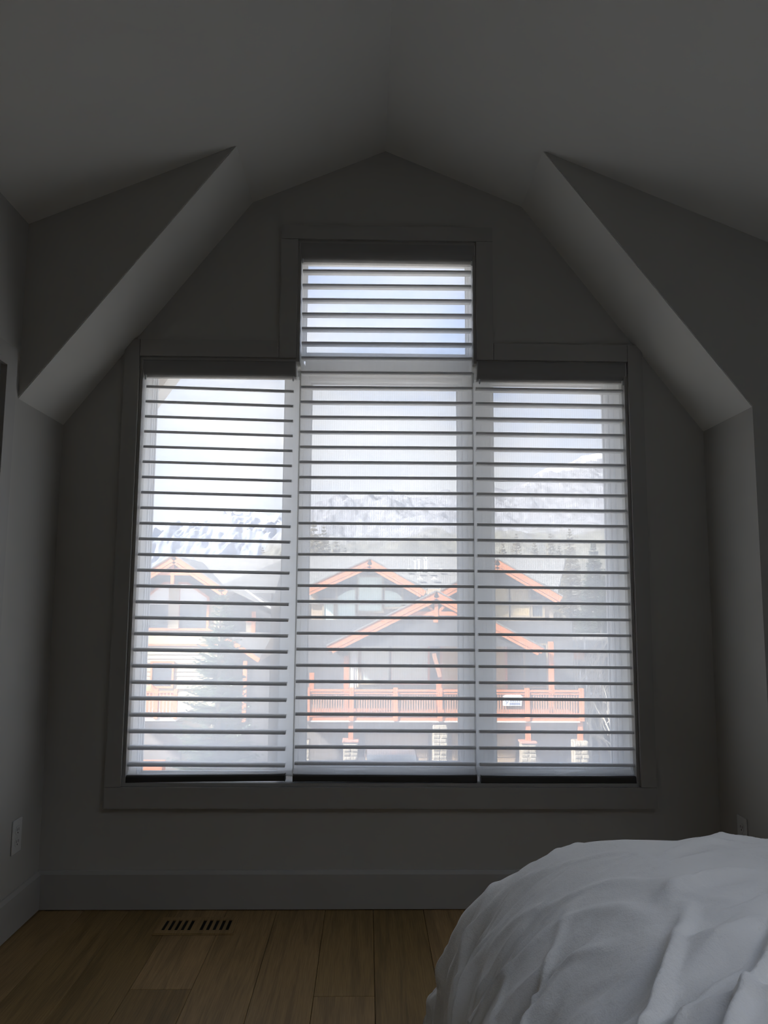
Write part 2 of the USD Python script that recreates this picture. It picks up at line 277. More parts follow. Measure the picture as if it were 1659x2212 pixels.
# window casing: flat boards clipped by the sloped ceiling
TC = 0.018
ci = alcove.buffer(-0.001)
c_l, c_r = at(222, 1745, -TC)[0], at(1418, 1745, -TC)[0]
c_l = (c_l + at(268, 800, -TC)[0]) / 2; c_r = (c_r + at(1392, 800, -TC)[0]) / 2
c_top = at(450, 733, -TC)[2]; u_l, u_r, u_top = at(606, 600, -TC)[0], at(1065, 600, -TC)[0], at(800, 487, -TC)[2]
boards = [('left of the window', sg.box(c_l, ZSILL, XL0, c_top), 1), ('right of the window', sg.box(XR0, ZSILL, c_r, c_top), 1), ('under the window', sg.box(c_l, ZCAS, c_r, ZSILL), 1),
          ('above the left window', sg.box(XL0, ZT, u_l, c_top), 1), ('above the right window', sg.box(u_r, ZT, XR0, c_top), 1),
          ('left of the upper window', sg.box(u_l, ZT, XU0, ZUP), 1), ('right of the upper window', sg.box(XU1, ZT, u_r, ZUP), 1), ('above the upper window', sg.box(u_l, ZUP, u_r, u_top), 1)]
for i, (where, p, _) in enumerate(boards):
    obj(f'trim_{i + 1}', ext_y(p.buffer(-0.0008, join_style=2).intersection(ci), -TC, 0), M['trim'], label='flat painted casing board ' + where, **st)
JB = 0.012
lin = opening.difference(opening.buffer(-JB, join_style=2))
obj('trim_9', ext_y(lin, -0.004, 0.215), M['trim'], label='thin painted jamb lining the stepped window opening', **st)

# ------------------------------------------------------------------ windows
GY = 0.17
def X(px, py, Y=GY): return at(px, py, Y)[0]
def Z(px, py, Y=GY): return at(px, py, Y)[2]
MX0 = (X(641, 1160, 0.02), 0.026); MX1 = (X(1026, 1160, 0.02), 0.026)        # the two mullion posts
ZM1, ZM0 = Z(830, 772), Z(830, 802)
obj('trim_10', bx(MX0[0] - 0.010, MX0[0] + 0.010, 0.122, 0.215, ZSILL + JB, ZT + 0.02, 0.002), M['trim'], label='slim upright mullion between the left and the middle window', **st)
obj('trim_11', bx(MX1[0] - 0.010, MX1[0] + 0.010, 0.122, 0.215, ZSILL + JB, ZT + 0.02, 0.002), M['trim'], label='slim upright mullion between the middle and the right window', **st)
obj('trim_12', bx(MX0[0] + 0.012, MX1[0] - 0.012, 0.128, 0.215, ZM0 - 0.008, ZM1 + 0.004, 0.002), M['trim'], label='horizontal mullion under the upper window', **st)
def window(n, label, x0, x1, z0, z1, g, screen, crank_px=None, tab_px=None):
    w = thing(f'window_{n}', label, **st)
    gx0, gx1, gz0, gz1 = g
    o, gl = sg.box(x0, z0, x1, z1), sg.box(*(gx0, gz0, gx1, gz1))
    mid = sg.box((x0 * .45 + gx0 * .55), (z0 * .45 + gz0 * .55), (x1 * .45 + gx1 * .55), (z1 * .45 + gz1 * .55))
    obj('window_frame', [ext_y(o.difference(mid), 0.140, 0.210), ext_y(mid.buffer(0.012, join_style=2).difference(mid), 0.133, 0.141)], M['vinyl'], w)
    obj('sash', [ext_y(mid.difference(gl), 0.153, 0.195), ext_y(mid.buffer(-0.004, join_style=2).difference(mid.buffer(-0.010, join_style=2).union(gl)), 0.149, 0.154)], M['vinyl'], w)
    obj('gasket', ext_y(gl.buffer(0.0005).difference(gl.buffer(-0.005, join_style=2)), 0.163, 0.175), M['gasket'], w, label='thin grey glazing gasket')
    obj('pane', grid(np.array([[(gx0 - .003, GY, gz0 - .003), (gx1 + .003, GY, gz0 - .003)], [(gx0 - .003, GY, gz1 + .003), (gx1 + .003, GY, gz1 + .003)]])), M['pane'], w)
    if screen:
        s = obj('insect_screen', grid(np.array([[(gx0 - .006, 0.1455, gz0 - .006), (gx1 + .006, 0.1455, gz0 - .006)], [(gx0 - .006, 0.1455, gz1 + .006), (gx1 + .006, 0.1455, gz1 + .006)]])), M['screen'], w, label='fine grey insect screen mesh')
        fr = gl.buffer(0.012, join_style=2).difference(gl.buffer(0.002, join_style=2))
        obj('screen_frame', ext_y(fr, 0.142, 0.149), M['vinyl'], s)
        t = at(*tab_px, 0.140); a = 0.0095
        obj('pull_tab', tube([t + [-a * 1.2, 0, -0.013], t + [-a, 0, 0.007], t + [-a * .7, 0, 0.010], t + [a * .7, 0, 0.010], t + [a, 0, 0.007], t + [a * 1.2, 0, -0.013]], 0.0014, 6), M['gasket'], s)
    if crank_px:
        c = at(*crank_px, 0.133)
        k = obj('crank_handle', [bx(c[0] - 0.06, c[0] + 0.05, 0.122, 0.140, c[2] - 0.016, c[2] + 0.010, 0.004)], M['vinyl'], w)
        obj('folding_lever', tube([c + [-0.05, -0.014, -0.008], c + [-0.02, -0.016, 0.001], c + [0.02, -0.016, 0.008], c + [0.06, -0.014, 0.006]], [0.006, 0.005, 0.005, 0.007], 8), M['vinyl'], k)
    return w
ZB = ZSILL + JB
window(1, 'left window pane of clear glass without a screen, spruce behind it', XL0 + JB, MX0[0] - 0.011, ZB, ZT - JB, (0.5 * (X(340, 890) + X(302, 1660)), 0.5 * (X(620, 900) + X(597, 1660)), Z(450, 1668), Z(450, 800)), False)
w2 = window(2, 'tall middle window with an insect screen facing the timber house', MX0[0] + 0.011, MX1[0] - 0.011, ZB, ZM0 - 0.009, (0.5 * (X(677, 835) + X(655, 1640)), 0.5 * (X(988, 840) + X(992, 1640)), Z(820, 1646), Z(820, 830)), True, (755, 1666), (823, 1643))
w3 = window(3, 'right window with an insect screen and a grey screen tab', MX1[0] + 0.011, XR0 - JB, ZB, ZT - JB, (0.5 * (X(1063, 840) + X(1070, 1640)), 0.5 * (X(1301, 860) + X(1324, 1640)), Z(1200, 1650), Z(1200, 834)), True, (1230, 1669), (1200, 1646))
window(4, 'small upper window under the gable showing only sky', MX0[0] + 0.011, MX1[0] - 0.011, ZM1 + 0.005, ZUP - JB, (X(661, 700), X(1007, 700), Z(830, 776), Z(830, 545)), False)
# faint warning print on the bottom rails of the two screened windows
def print_marks(w, px, py):
    c = at(px, py, 0.1325); ms = []
    tri = lambda x, s: ext_y(sg.Polygon([(x - s, -s), (x + s, -s), (x, s)]), -0.0004, 0)
    for dx in (0.0, 0.013): ms.append(tri(dx, 0.0045))
    for k in range(8): ms.append(bx(0.026 + k * .0052, 0.0295 + k * .0052, -0.0004, 0, -0.003, 0.003))
    for k in range(16): ms.append(bx(0.074 + k * .0052, 0.0775 + k * .0052, -0.0004, 0, -0.0022 + .001 * (k % 3), 0.0016))
    m = trimesh.util.concatenate(ms); m.apply_translation(c); obj('warning_print', m, M['gasket'], w, label='tiny grey warning print')
print_marks(w2, 930, 1655); print_marks(w3, 1263, 1659)

# ------------------------------------------------------------------ sheer blinds
VY0, VD = 0.012, 0.050                     # front edge of the vanes, and their depth
def blind(label, top, bot, vanes, tilt, head, rail, side):
    """top, bot: (left px, right px, py) of the first and last vane's front edge; vanes: rows; tilt: degrees, back edge up"""
    b = thing('sheer_blind', label, 'window blind', group=None)
    A0, A1 = at(top[0], top[2], VY0), at(top[1], top[3], VY0); B0, B1 = at(bot[0], bot[2], VY0), at(bot[1], bot[3], VY0)
    t = math.radians(tilt); h = 0.0052
    prof = [(0.0, -h), (0.0015, -h * 1.05), (VD * .3, -h * .9), (VD * .65, -h * .5), (VD, -.0006), (VD, .0006), (VD * .65, h * .75), (VD * .3, h * 1.15), (0.004, h * .95), (0.0008, h * .3), (-0.0005, -h * .45)]
    pv = [(y * math.cos(t) - z * math.sin(t), z * math.cos(t) + y * math.sin(t)) for y, z in prof]
    n = len(pv)
    for k in range(vanes):
        s = k / (vanes - 1); L, R = A0 + (B0 - A0) * s, A1 + (B1 - A1) * s
        v = np.array([[L[0], VY0 + y, L[2] + z] for y, z in pv] + [[R[0], VY0 + y, R[2] + z] for y, z in pv])
        f = [[i, (i + 1) % n, n + (i + 1) % n] for i in range(n)] + [[i, n + (i + 1) % n, n + i] for i in range(n)] + [[0, i + 1, i] for i in range(1, n - 1)] + [[n, n + i, n + i + 1] for i in range(1, n - 1)]
        obj('vane', trimesh.Trimesh(v, np.array(f)[:, ::-1], process=False), M['vane'], b, smooth=50)
    # cassette headrail with a softly curved fascia
    hl, hr = at(head[0], head[2], -0.006), at(head[1], head[3], -0.006); zb = at((head[0] + head[1]) / 2, head[4], -0.006)[2]; zt = (hl[2] + hr[2]) / 2
    hp = sg.Polygon([(-0.006, zt), (0.07, zt), (0.07, zb - 0.004), (0.045, zb - 0.012), (0.012, zb - 0.008), (0.002, zb), (-0.006, zb + 0.012), (-0.0085, (zt + zb) / 2)])
    obj('headrail', ext_x(hp, hl[0] + 0.004, hr[0] - 0.004), M['alu'], b, smooth=35)
    for x in (hl[0], hr[0] - 0.004):
        c = obj('end_cap', ext_x(hp.buffer(0.0012), x, x + 0.004), M['cap'], b)
        xx = x + (0.012 if x == hl[0] else -0.008); zc = zb - 0.016
        obj('cord_clip', [hull([(xx + a, 0.004 + bb, zc + cc) for a in (-.003, .003) for bb in (0, .008) for cc in (-.008, .008)] + [(xx, 0.001, zc - .011)]), tube([(xx, 0.004, zc + .008), (xx, 0.004, zc - .012)], 0.0028, 8)], M['clear'], c)
    # bottom rail
    rl, rr = at(rail[0], rail[2], 0.0), at(rail[1], rail[3], 0.0); rb = at(rail[0], rail[4], 0.0)[2]; hgt = rl[2] - rb
    rp = sg.Polygon([(0.0, -hgt), (0.004, -hgt - .001), (0.035, -hgt), (0.035, -.004), (0.028, 0), (0.006, 0), (0.0, -.005)])
    r = ext_x(rp, 0, 1); v = r.vertices.copy(); v[:, 2] += rl[2] + (rr[2] - rl[2]) * v[:, 0]; v[:, 0] = rl[0] + 0.004 + (rr[0] - rl[0] - 0.008) * v[:, 0]; r.vertices = v
    obj('bottom_rail', r, M['blackrail'], b, label='dark bottom rail', smooth=30)
    for x, zz in ((rl[0], rl[2]), (rr[0] - 0.004, rr[2])):
        e = ext_x(sa.translate(rp.buffer(0.001), 0, zz), x, x + 0.004); obj('end_plug', e, M['blackrail'], b)
    sy = VY0 + VD + 0.003; zt2 = zb - 0.006
    P = np.zeros((2, 2, 3)); fr = lambda q, z: (q[0], sy, z)
    P[0, 0], P[0, 1] = (rl[0] + .004, 0.020, rl[2] - .004), (rr[0] - .004, 0.020, rr[2] - .004); 
    P[1, 0], P[1, 1] = (A0[0] + (A0[0] - B0[0]) / max(1e-6, A0[2] - B0[2]) * 0 , sy, zt2), (A1[0], sy, zt2)
    wl_, wr_ = side
    P[:, 0, 0] -= 0.0; Q = np.zeros((3, 2, 3)); Q[0] = P[0]; Q[2] = P[1]
    Q[1, 0] = (B0[0] + .0, sy, B0[2] - 0.02); Q[1, 1] = (B1[0], sy, B1[2] - 0.02)
    for i_ in range(3): Q[i_, 0, 0] = wl_ if wl_ is not None else Q[i_, 0, 0] - .006; Q[i_, 1, 0] = wr_ if wr_ is not None else Q[i_, 1, 0] + .006
    obj('sheer_fabric', grid(Q), M['sheer'], b, label='translucent sheer cloth that carries the vanes')
    sf = VY0 + 0.020; Q2 = Q.copy(); Q2[:, :, 1] = sf; Q2[0, :, 1] = 0.012; Q2[2, :, 2] = zb - 0.002
    obj('sheer_fabric', grid(Q2), M['sheer'], b, label='front sheer cloth, level with the front edges of the vanes')
    return b
blind('white sheer blind of horizontal vanes on the left window', (316, 634, 834, 845), (275, 615, 1653, 1655), 25, 6.0, (308, 640, 776, 783, 805), (268, 616, 1676, 1673, 1690), (None, MX0[0] - .003))
blind('tall sheer blind in the middle reaching up to the gable', (654, 1018, 583, 586), (636, 1029, 1650, 1652), 33, -1.2, (648, 1026, 525, 530, 555), (632, 1031, 1674, 1676, 1688), (MX0[0] + .003, MX1[0] - .003))
blind('white sheer blind of horizontal vanes on the right window', (1028, 1345, 838, 843), (1037, 1376, 1652, 1654), 25, -6.0, (1030, 1352, 783, 785, 815), (1039, 1377, 1677, 1678, 1691), (MX1[0] + .003, None))

# ------------------------------------------------------------------ outlets, floor register
def outlet(label, px, py, side):
    Xw = XWL if side < 0 else XWR; s = 1 if side < 0 else -1
    c = at_x(px, py, Xw); o = thing('wall_outlet', label, 'outlet', (Xw, c[1], c[2]))
    obj('cover_plate', bx(0, s * 0.0055, -0.035, 0.035, -0.057, 0.057, 0.0022), M['plastic'], o)
    for k in (-1, 1):
        pl = sg.Point(0, k * 0.0195).buffer(0.0165, 24).intersection(sg.box(-1, k * 0.0195 - 0.0145, 1, k * 0.0195 + 0.0145))
        sk = obj('socket', ext_x(pl, min(s * .0055, s * .0065), max(s * .0055, s * .0065)), M['plastic'], o)
        a, bb = sorted((s * 0.0065, s * 0.0068))
        obj('socket_slot', [bx(a, bb, -0.0075, -0.0055, k * .0195 - 0.002, k * .0195 + 0.007), bx(a, bb, 0.0055, 0.0075, k * .0195 - 0.002, k * .0195 + 0.007), ext_x(sg.Point(0, k * .0195 - 0.008).buffer(0.0024), a, bb)], M['slot'], sk)
    scr = trimesh.creation.cylinder(0.003, 0.0012, sections=12); scr.apply_transform(trimesh.transformations.rotation_matrix(np.pi / 2, [0, 1, 0])); scr.apply_translation([s * .0058, 0, 0]); obj('screw', scr, M['plastic'], o)
outlet('white duplex outlet low on the left wall above the baseboard', 34, 1806, -1)
outlet('white duplex outlet half hidden behind the bed on the right wall', 1606, 1800, 1)
v0, v1 = at_z(333, 2016, 0), at_z(505, 1991, 0); vx0, vx1, vy0, vy1 = at_z(335, 2012, 0)[0] + .0, at_z(505, 2012, 0)[0], at_z(420, 2019, 0)[1], at_z(420, 1984, 0)[1]
vent = thing('floor_register', 'flush oak floor vent with ten dark slots near the baseboard', 'floor vent', ((vx0 + vx1) / 2, (vy0 + vy1) / 2, 0.0))
hx, hy = (vx1 - vx0) / 2, (vy1 - vy0) / 2
slots = [(-0.112 + 0.0222 * k + (0.02 if k > 4 else 0)) for k in range(10)]; cx = sum(slots) / 10; slots = [q - cx for q in slots]
sz = 0.36 * 2 * hy
pf = sg.box(-hx, -hy, hx, hy).difference(unary_union([sg.box(q - 0.0058, -sz * .85, q + 0.0058, sz * .9) for q in slots]))
e = trimesh.creation.extrude_polygon(pf, 0.004, engine='earcut'); e.apply_translation([0, 0, 0.0005]); obj('frame', e, M['oaks'][0], vent)
obj('duct_shade', bx(-hx * .97, hx * .97, -hy * .95, hy * .95, 0.0002, 0.0008), M['slot'], vent, label='thin black sheet standing for the shade under the slots')  # flat black sheet paints the darkness below the slots
obj('lip', [bx(-hx - .004, hx + .004, -hy - .006, -hy, 0.0002, 0.0035, 0.001)], M['oaks'][0], vent)
# ------------------------------------------------------------------ bed
BX0, BX1, BY0, BY1, BH = 0.168, 2.45, -2.75, -1.20, 0.655   # foot edge, head, near side, far side, top
def crease(P2, pts, width, hgt, sharp=1.0):
    pts = np.asarray(pts, float); best = np.full(P2.shape[:-1], 1e9); prog = np.zeros(P2.shape[:-1]); tot = len(pts) - 1
    for i in range(tot):
        a, b = pts[i], pts[i + 1]; d = b - a; t = np.clip(((P2 - a) @ d) / (d @ d), 0, 1); q = np.linalg.norm(P2 - (a + t[..., None] * d), axis=-1)
        s = q < best; best = np.where(s, q, best); prog = np.where(s, (i + t) / tot, prog)
    fade = np.sin(np.clip(prog, 0.02, 0.98) * np.pi) ** 0.6
    return hgt * fade * np.exp(-np.abs(best / width) ** 1.6)
nu, nv = 440, 380
# sections: a runs from the foot hem over the edge to the head, b from the far hem over the edge to the near side
def section(lo, hi, a, b_, hem, n, back=True):
    th = np.linspace(0, np.pi / 2, 400); e = 2 / 2.25
    X_ = a * (1 - np.cos(th) ** e); Z_ = b_ * np.sin(th) ** e
    pts = np.vstack([[(0, -hem)], np.stack([X_, Z_], 1), [(hi - lo, b_)]])
    s = np.r_[0, np.cumsum(np.linalg.norm(np.diff(pts, axis=0), axis=1))]; u = np.linspace(0, s[-1], n)
    return np.stack([np.interp(u, s, pts[:, 0]), np.interp(u, s, pts[:, 1])], 1), u
sa_, ua = section(BX0, BX1, 0.42, 0.40, 0.12, nu); sb_, ub = section(0, BY1 - BY0, 0.26, 0.36, 0.16, nv)
dropx, dropy = 0.40 - sa_[:, 1], 0.36 - sb_[:, 1]
XX = BX0 + sa_[:, 0][:, None] + 0 * ub[None]; YY = BY1 - sb_[:, 0][None] + 0 * ua[:, None]
DX, DY = dropx[:, None] + 0 * ub[None], dropy[None] + 0 * ua[:, None]
ZZ = BH - (DX ** 1.5 + DY ** 1.5) ** (1 / 1.5)
P = np.stack([XX, YY, ZZ], -1)
q = np.stack([np.broadcast_to(ua[:, None], XX.shape), np.broadcast_to(ub[None], XX.shape)], -1)
warp = np.stack([fbm(np.concatenate([q * 2.3, 0 * q[..., :1]], -1), 3, 5), fbm(np.concatenate([q * 2.3, 0 * q[..., :1] + 7], -1), 3, 9)], -1) - 0.5
q2 = q + warp * 0.22
def folds(al, ac, fa, fc, seed, sharp, z=0.0):       # long soft folds: noise stretched along one direction, its crests rounded
    n_ = fbm(np.stack([al * fa, ac * fc, 0 * al + z], -1), 2, seed); return np.exp(-((n_ - 0.5) / sharp) ** 2)
def turn(deg): c_, s_ = math.cos(math.radians(deg)), math.sin(math.radians(deg)); return q2[..., 0] * c_ + q2[..., 1] * s_, -q2[..., 0] * s_ + q2[..., 1] * c_
top_ = np.clip(1 - (DX + DY) / 0.18, 0, 1)
patch = lambda seed, f=1.6: np.clip(2.2 * fbm(np.stack([q[..., 0] * f, q[..., 1] * f, 0 * XX + seed], -1), 2, seed) - 0.7, 0, 1)
disp = 0.030 * (fbm(np.stack([q[..., 0] * 1.7, q[..., 1] * 1.7, 0 * XX], -1), 2, 2) - 0.5)
al, ac = turn(150); disp += 0.026 * folds(al, ac, 1.3, 5.0, 21, 0.075) * patch(3)
al, ac = turn(128); disp += 0.021 * folds(al, ac, 1.8, 8.0, 23, 0.07, 2) * patch(6)
al, ac = turn(20); disp += 0.017 * folds(al, ac, 2.0, 8.0, 27, 0.07, 4) * patch(8) * (0.3 + 0.7 * top_)
al, ac = turn(160); disp += 0.009 * folds(al, ac, 4.0, 18.0, 29, 0.09, 6) * patch(11, 2.2)
side = np.clip((DX - 0.02) / 0.16, 0, 1)                        # long gathers running down the foot side
sw = q2[..., 1] + 0.30 * np.maximum(q2[..., 0] - 0.4, 0)
disp += side * (0.022 * folds(q2[..., 0], sw, 0.9, 9.0, 41, 0.10) + 0.012 * folds(q2[..., 0], sw, 1.4, 20.0, 43, 0.12) - 0.022)
far = np.clip((DY - 0.03) / 0.2, 0, 1)
disp += far * 0.012 * folds(q2[..., 1], q2[..., 0], 1.0, 9.0, 44, 0.1)
P2 = P[..., :2] + warp * 0.03
for pts, wd, hg in (([(0.86, -1.38), (0.93, -1.52), (1.02, -1.68), (1.10, -1.85)], 0.018, 0.022), ([(0.62, -1.42), (0.74, -1.40), (0.86, -1.36)], 0.012, 0.014), ([(0.56, -1.50), (0.64, -1.46), (0.74, -1.42)], 0.010, 0.014),
                    ([(0.45, -1.72), (0.58, -1.64), (0.70, -1.60)], 0.014, 0.014), ([(0.50, -1.80), (0.66, -1.74), (0.76, -1.66), (0.80, -1.50)], 0.016, 0.016), ([(0.40, -1.95), (0.56, -1.84), (0.72, -1.80)], 0.016, 0.016), ([(0.9, -1.42), (1.05, -1.47), (1.2, -1.46)], 0.012, 0.014), ([(0.95, -1.52), (1.1, -1.56), (1.25, -1.54)], 0.012, 0.012)):
    disp += crease(P2, pts, wd, hg)
N = np.cross(np.gradient(P, axis=0), np.gradient(P, axis=1)); N /= np.linalg.norm(N, axis=-1, keepdims=True) + 1e-12
if N[nu // 2, nv // 2, 2] < 0: N = -N
P = P + N * disp[..., None]
# the far foot corner droops outward in a soft point
corner = np.exp(-((ua[:, None] / 0.16) ** 2)) * np.exp(-(((ub[None] - 0.30) / 0.22) ** 2)); P[..., 0] -= 0.03 * corner; P[..., 2] = np.maximum(P[..., 2], 0.02)
bed = thing('bed', 'bed standing at the right, hidden beneath its white duvet', 'bed')
obj('mattress', bx(BX0 + .20, BX1 - .03, BY0 + .05, BY1 - .19, 0.30, 0.555, 0.04), M['cotton'], bed)
obj('bed_base', bx(BX0 + .22, BX1 - .05, BY0 + .07, BY1 - .21, 0.12, 0.30, 0.02), M['oaks'][4], bed)
for x in (BX0 + .28, BX1 - .12):
    for y in (BY0 + .15, BY1 - .29): obj('leg', bx(x - .03, x + .03, y - .03, y + .03, 0.0, 0.12, 0.004), M['oaks'][4], bed)
g = grid(P[:, ::-1])
obj('duvet', g, M['cotton'], smooth=True, label='crumpled white cotton duvet draped over the bed', cat='duvet')
# ------------------------------------------------------------------ outside: own eaves, ground, houses, trees, mountains
M['timber'] = paint('orange_timber', (0.62, 0.215, 0.085), 0.6, 0.3, var=0.12, vscale=1.5)
M['tan'] = paint('tan_siding', (0.52, 0.40, 0.275), 0.7, var=0.08, vscale=0.8)
M['cream'] = paint('cream_siding', (0.45, 0.375, 0.255), 0.7, var=0.06, vscale=0.8)
M['dark'] = paint('charcoal_and_gable_shade', (0.105, 0.105, 0.11), 0.8, var=0.1, vscale=2.0)  # own charcoal of dark walls, also shade painted under the timber gables
M['roof'] = paint('grey_roof_shingle', (0.22, 0.215, 0.205), 0.9, var=0.22, vscale=2.5)
M['olive'] = paint('olive_trim', (0.36, 0.29, 0.19), 0.6)
M['mint'] = paint('pale_blind_behind_glass', (0.70, 0.86, 0.79), 0.25, 0.5)
M['bamboo'] = paint('bamboo_shade', (0.58, 0.45, 0.24), 0.6, var=0.15, vscale=9.0)
M['darkglass'] = paint('dark_glass', (0.07, 0.08, 0.09), 0.08, 0.6)
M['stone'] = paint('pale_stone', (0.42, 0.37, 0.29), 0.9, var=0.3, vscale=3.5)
M['redcap'] = paint('red_stone_cap', (0.50, 0.26, 0.19), 0.8)
M['white'] = paint('white_metal', (0.85, 0.86, 0.86), 0.5)
M['baluster'] = paint('brown_baluster', (0.42, 0.21, 0.12), 0.7)
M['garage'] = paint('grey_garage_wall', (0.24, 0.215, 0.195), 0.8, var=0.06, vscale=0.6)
M['ground'] = paint('gravel_ground', (0.30, 0.28, 0.25), 0.95, var=0.2, vscale=0.05)
M['canvas'] = paint('white_canvas', (0.66, 0.64, 0.60), 0.8)
M['bluegrey'] = paint('blue_grey_print', (0.25, 0.29, 0.42), 0.6)
M['eave'] = paint('eave_soffit', (0.50, 0.33, 0.19), 0.7); M['eavew'] = paint('eave_fascia', (0.58, 0.55, 0.50), 0.7)
M['bark'] = paint('bark', (0.20, 0.155, 0.11), 0.9); M['palebark'] = paint('pale_bark', (0.50, 0.46, 0.40), 0.9)
M['carpaint'] = paint('grey_car_paint', (0.22, 0.23, 0.24), 0.25, 0.6)
def needle(name, c, tr=0.25, var=0.25):
    return mat(name, {'g': ('geometry', {}), 'n': ('noise_texture', {'scale': 1.7, 'detail': 4.0}),
        'r': ('rgb_ramp', {'ramp': [(0.3, tuple(x * (1 - var) for x in c)), (0.7, tuple(x * (1 + var) for x in c))]}),
        'd': ('diffuse_bsdf', {}), 't': ('translucent_bsdf', {}), 'm': ('mix_closure', {'fac': tr})},
        [('g.position', 'n.vector'), ('n.fac', 'r.fac'), ('r.color', 'd.color'), ('r.color', 't.color'), ('d.BSDF', 'm.closure1'), ('t.BSDF', 'm.closure2')], 'm.closure')
M['spruce'] = needle('blue_spruce_needles', (0.17, 0.21, 0.155)); M['fir'] = needle('dark_fir_needles', (0.085, 0.11, 0.075)); M['larch'] = needle('tan_larch_twigs', (0.30, 0.26, 0.16))

GZ = -6.9
sun = UsdLux.DistantLight.Define(stage, '/World/Sun'); sun.CreateAngleAttr(6.0); sun.CreateNormalizeAttr(True); sun.CreateIntensityAttr(SUN); sun.CreateColorAttr(Gf.Vec3f(1.0, 0.96, 0.90))
_sd = np.array(SUN_DIR); _sd = _sd / np.linalg.norm(_sd)       # towards the sun
_z = _sd; _x = np.cross([0, 0, 1.0], _z); _x /= np.linalg.norm(_x); _y = np.cross(_z, _x)
UsdGeom.Xformable(sun).AddTransformOp().Set(Gf.Matrix4d(*[float(v) for r in ([*_x, 0], [*_y, 0], [*_z, 0], [0, 0, 0, 1]) for v in r]))

# rake overhang of our own roof, outside the window
OY0, OY1 = 0.22, 0.75
a0, a1 = at(395, 812, OY1), at(340, 885, OY1); b0, b1 = at(1275, 832, OY1), at(1305, 865, OY1)
for (p, q, nm) in ((a0, a1, 'left'), (b0, b1, 'right')):
    t = (q - p) / np.linalg.norm(q - p); top_, low = p - t * 0.9, q + t * 0.9
    n = np.array([-t[2], 0, t[0]]); n = n if n[2] > 0 else -n
    e = thing('roof_overhang', f'sloping roof overhang outside the {nm} window, tan soffit and pale edge board', **st)
    pl = lambda s, k: sg.Polygon([(top_[0] + n[0] * s, top_[2] + n[2] * s), (low[0] + n[0] * s, low[2] + n[2] * s), (low[0] + n[0] * k, low[2] + n[2] * k), (top_[0] + n[0] * k, top_[2] + n[2] * k)])
    obj('soffit', ext_y(pl(0.03, 0.2), OY0, OY1 - 0.03), M['eave'], e); obj('edge_board', ext_y(pl(0.0, 0.22), OY1 - 0.13, OY1), M['eavew'], e)

obj('ground', bx(-9000, 9000, 6, 14000, GZ - 1, GZ), M['ground'], label='grey gravel ground between the houses', **st)

# ---- the timber trimmed house across the street
YD, YP, YG, YM = 28.6, 29.0, 30.3, 31.4     # deck edge, porch gable, upper gables, main wall
hx = lambda px, Y: at(px, 1350, Y)[0]
hz = lambda py, Y: at(900, py, Y)[2]
def pt(px, py, Y): return np.array([hx(px, Y), Y, hz(py, Y)])
def rect(px0, px1, py0, py1, Y): return sg.box(hx(px0, Y), hz(py1, Y), hx(px1, Y), hz(py0, Y))
def poly(pts, Y): return sg.Polygon([(hx(a, Y), hz(b_, Y)) for a, b_ in pts])
hs = thing('timber_house', 'large house across the street with orange timber gables and a red deck', 'house', group=None)
obj('wall', [ext_y(poly([(672, 1480), (672, 1300), (676, 1262), (798, 1222), (920, 1272), (952, 1272), (1076, 1222), (1196, 1272), (1196, 1480)], YM), YM, YM + 9)], M['tan'], hs)
obj('gable_wall', [ext_y(poly([(674, 1268), (798, 1214), (920, 1268), (905, 1296), (690, 1299)], YM - .05), YM - .06, YM - .01), ext_y(poly([(952, 1270), (1076, 1214), (1200, 1270), (1186, 1296), (962, 1296)], YM - .05), YM - .06, YM - .01)], M['dark'], hs, label='upper gable wall coloured dark for the shade under the roof')  # soffit shade put into the wall colour
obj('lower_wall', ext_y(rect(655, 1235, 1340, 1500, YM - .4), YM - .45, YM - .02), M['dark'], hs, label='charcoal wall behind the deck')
def gable(ax, ay, lx, ly, rx, ry, Y, depth, over=0.0, th=0.30, bw=0.26):
    A_, L_, R_ = pt(ax, ay, Y), pt(lx, ly, Y), pt(rx, ry, Y)
    for q in (L_, R_):
        d = (q - A_) / np.linalg.norm(q - A_); n = np.array([-d[2], 0, d[0]]); n = n if n[2] > 0 else -n
        obj('fascia', beam(A_ - n * bw / 2, q - n * bw / 2, bw, 0.12), M['timber'], hs, label='orange gable fascia board')
        obj('roof_edge', beam(A_ - n * -.02 - [0, .0, 0], q + n * .02, 0.05, 0.2), M['roof'], hs)
        obj('inner_fascia', beam(A_ - n * (bw + .07), q - n * (bw + .07) - d * .1, 0.10, 0.10), M['timber'], hs) if bw > .2 else None
        pts = [(A_[0], A_[2] - .02), (q[0], q[2] - .02), (q[0] - n[0] * .2, q[2] - n[2] * .2 - .02), (A_[0] , A_[2] - .22)]
        obj('roof', ext_y(sg.Polygon(pts), Y + 0.07, Y + depth), M['roof'], hs)
gable(798, 1208, 655, 1272, 921, 1276, YG, 7.5)
gable(1076, 1207, 952, 1276, 1216, 1287, YG, 7.5)
gable(943, 1277, 706, 1396, 1174, 1399, YP, 2.2)
obj('main_roof', hull([pt(660, 1300, 31.2), pt(1200, 1300, 31.2), pt(640, 1203, 38.5), pt(1225, 1203, 38.5), pt(660, 1306, 31.2), pt(1200, 1306, 31.2), pt(640, 1212, 38.5), pt(1225, 1212, 38.5)]), M['roof'], hs)
for px in (897, 905, 918, 922):
    k = {897: 1212, 905: 1209, 918: 1208, 922: 1204}[px]; Y = 35.6
    obj('vent_pipe', [tube([pt(px, 1234, Y), pt(px, k, Y)], 0.05, 8), tube([pt(px, k + 1, Y), pt(px, k - 1, Y)], 0.085, 8)], M['white'], hs, label='white roof vent pipe')
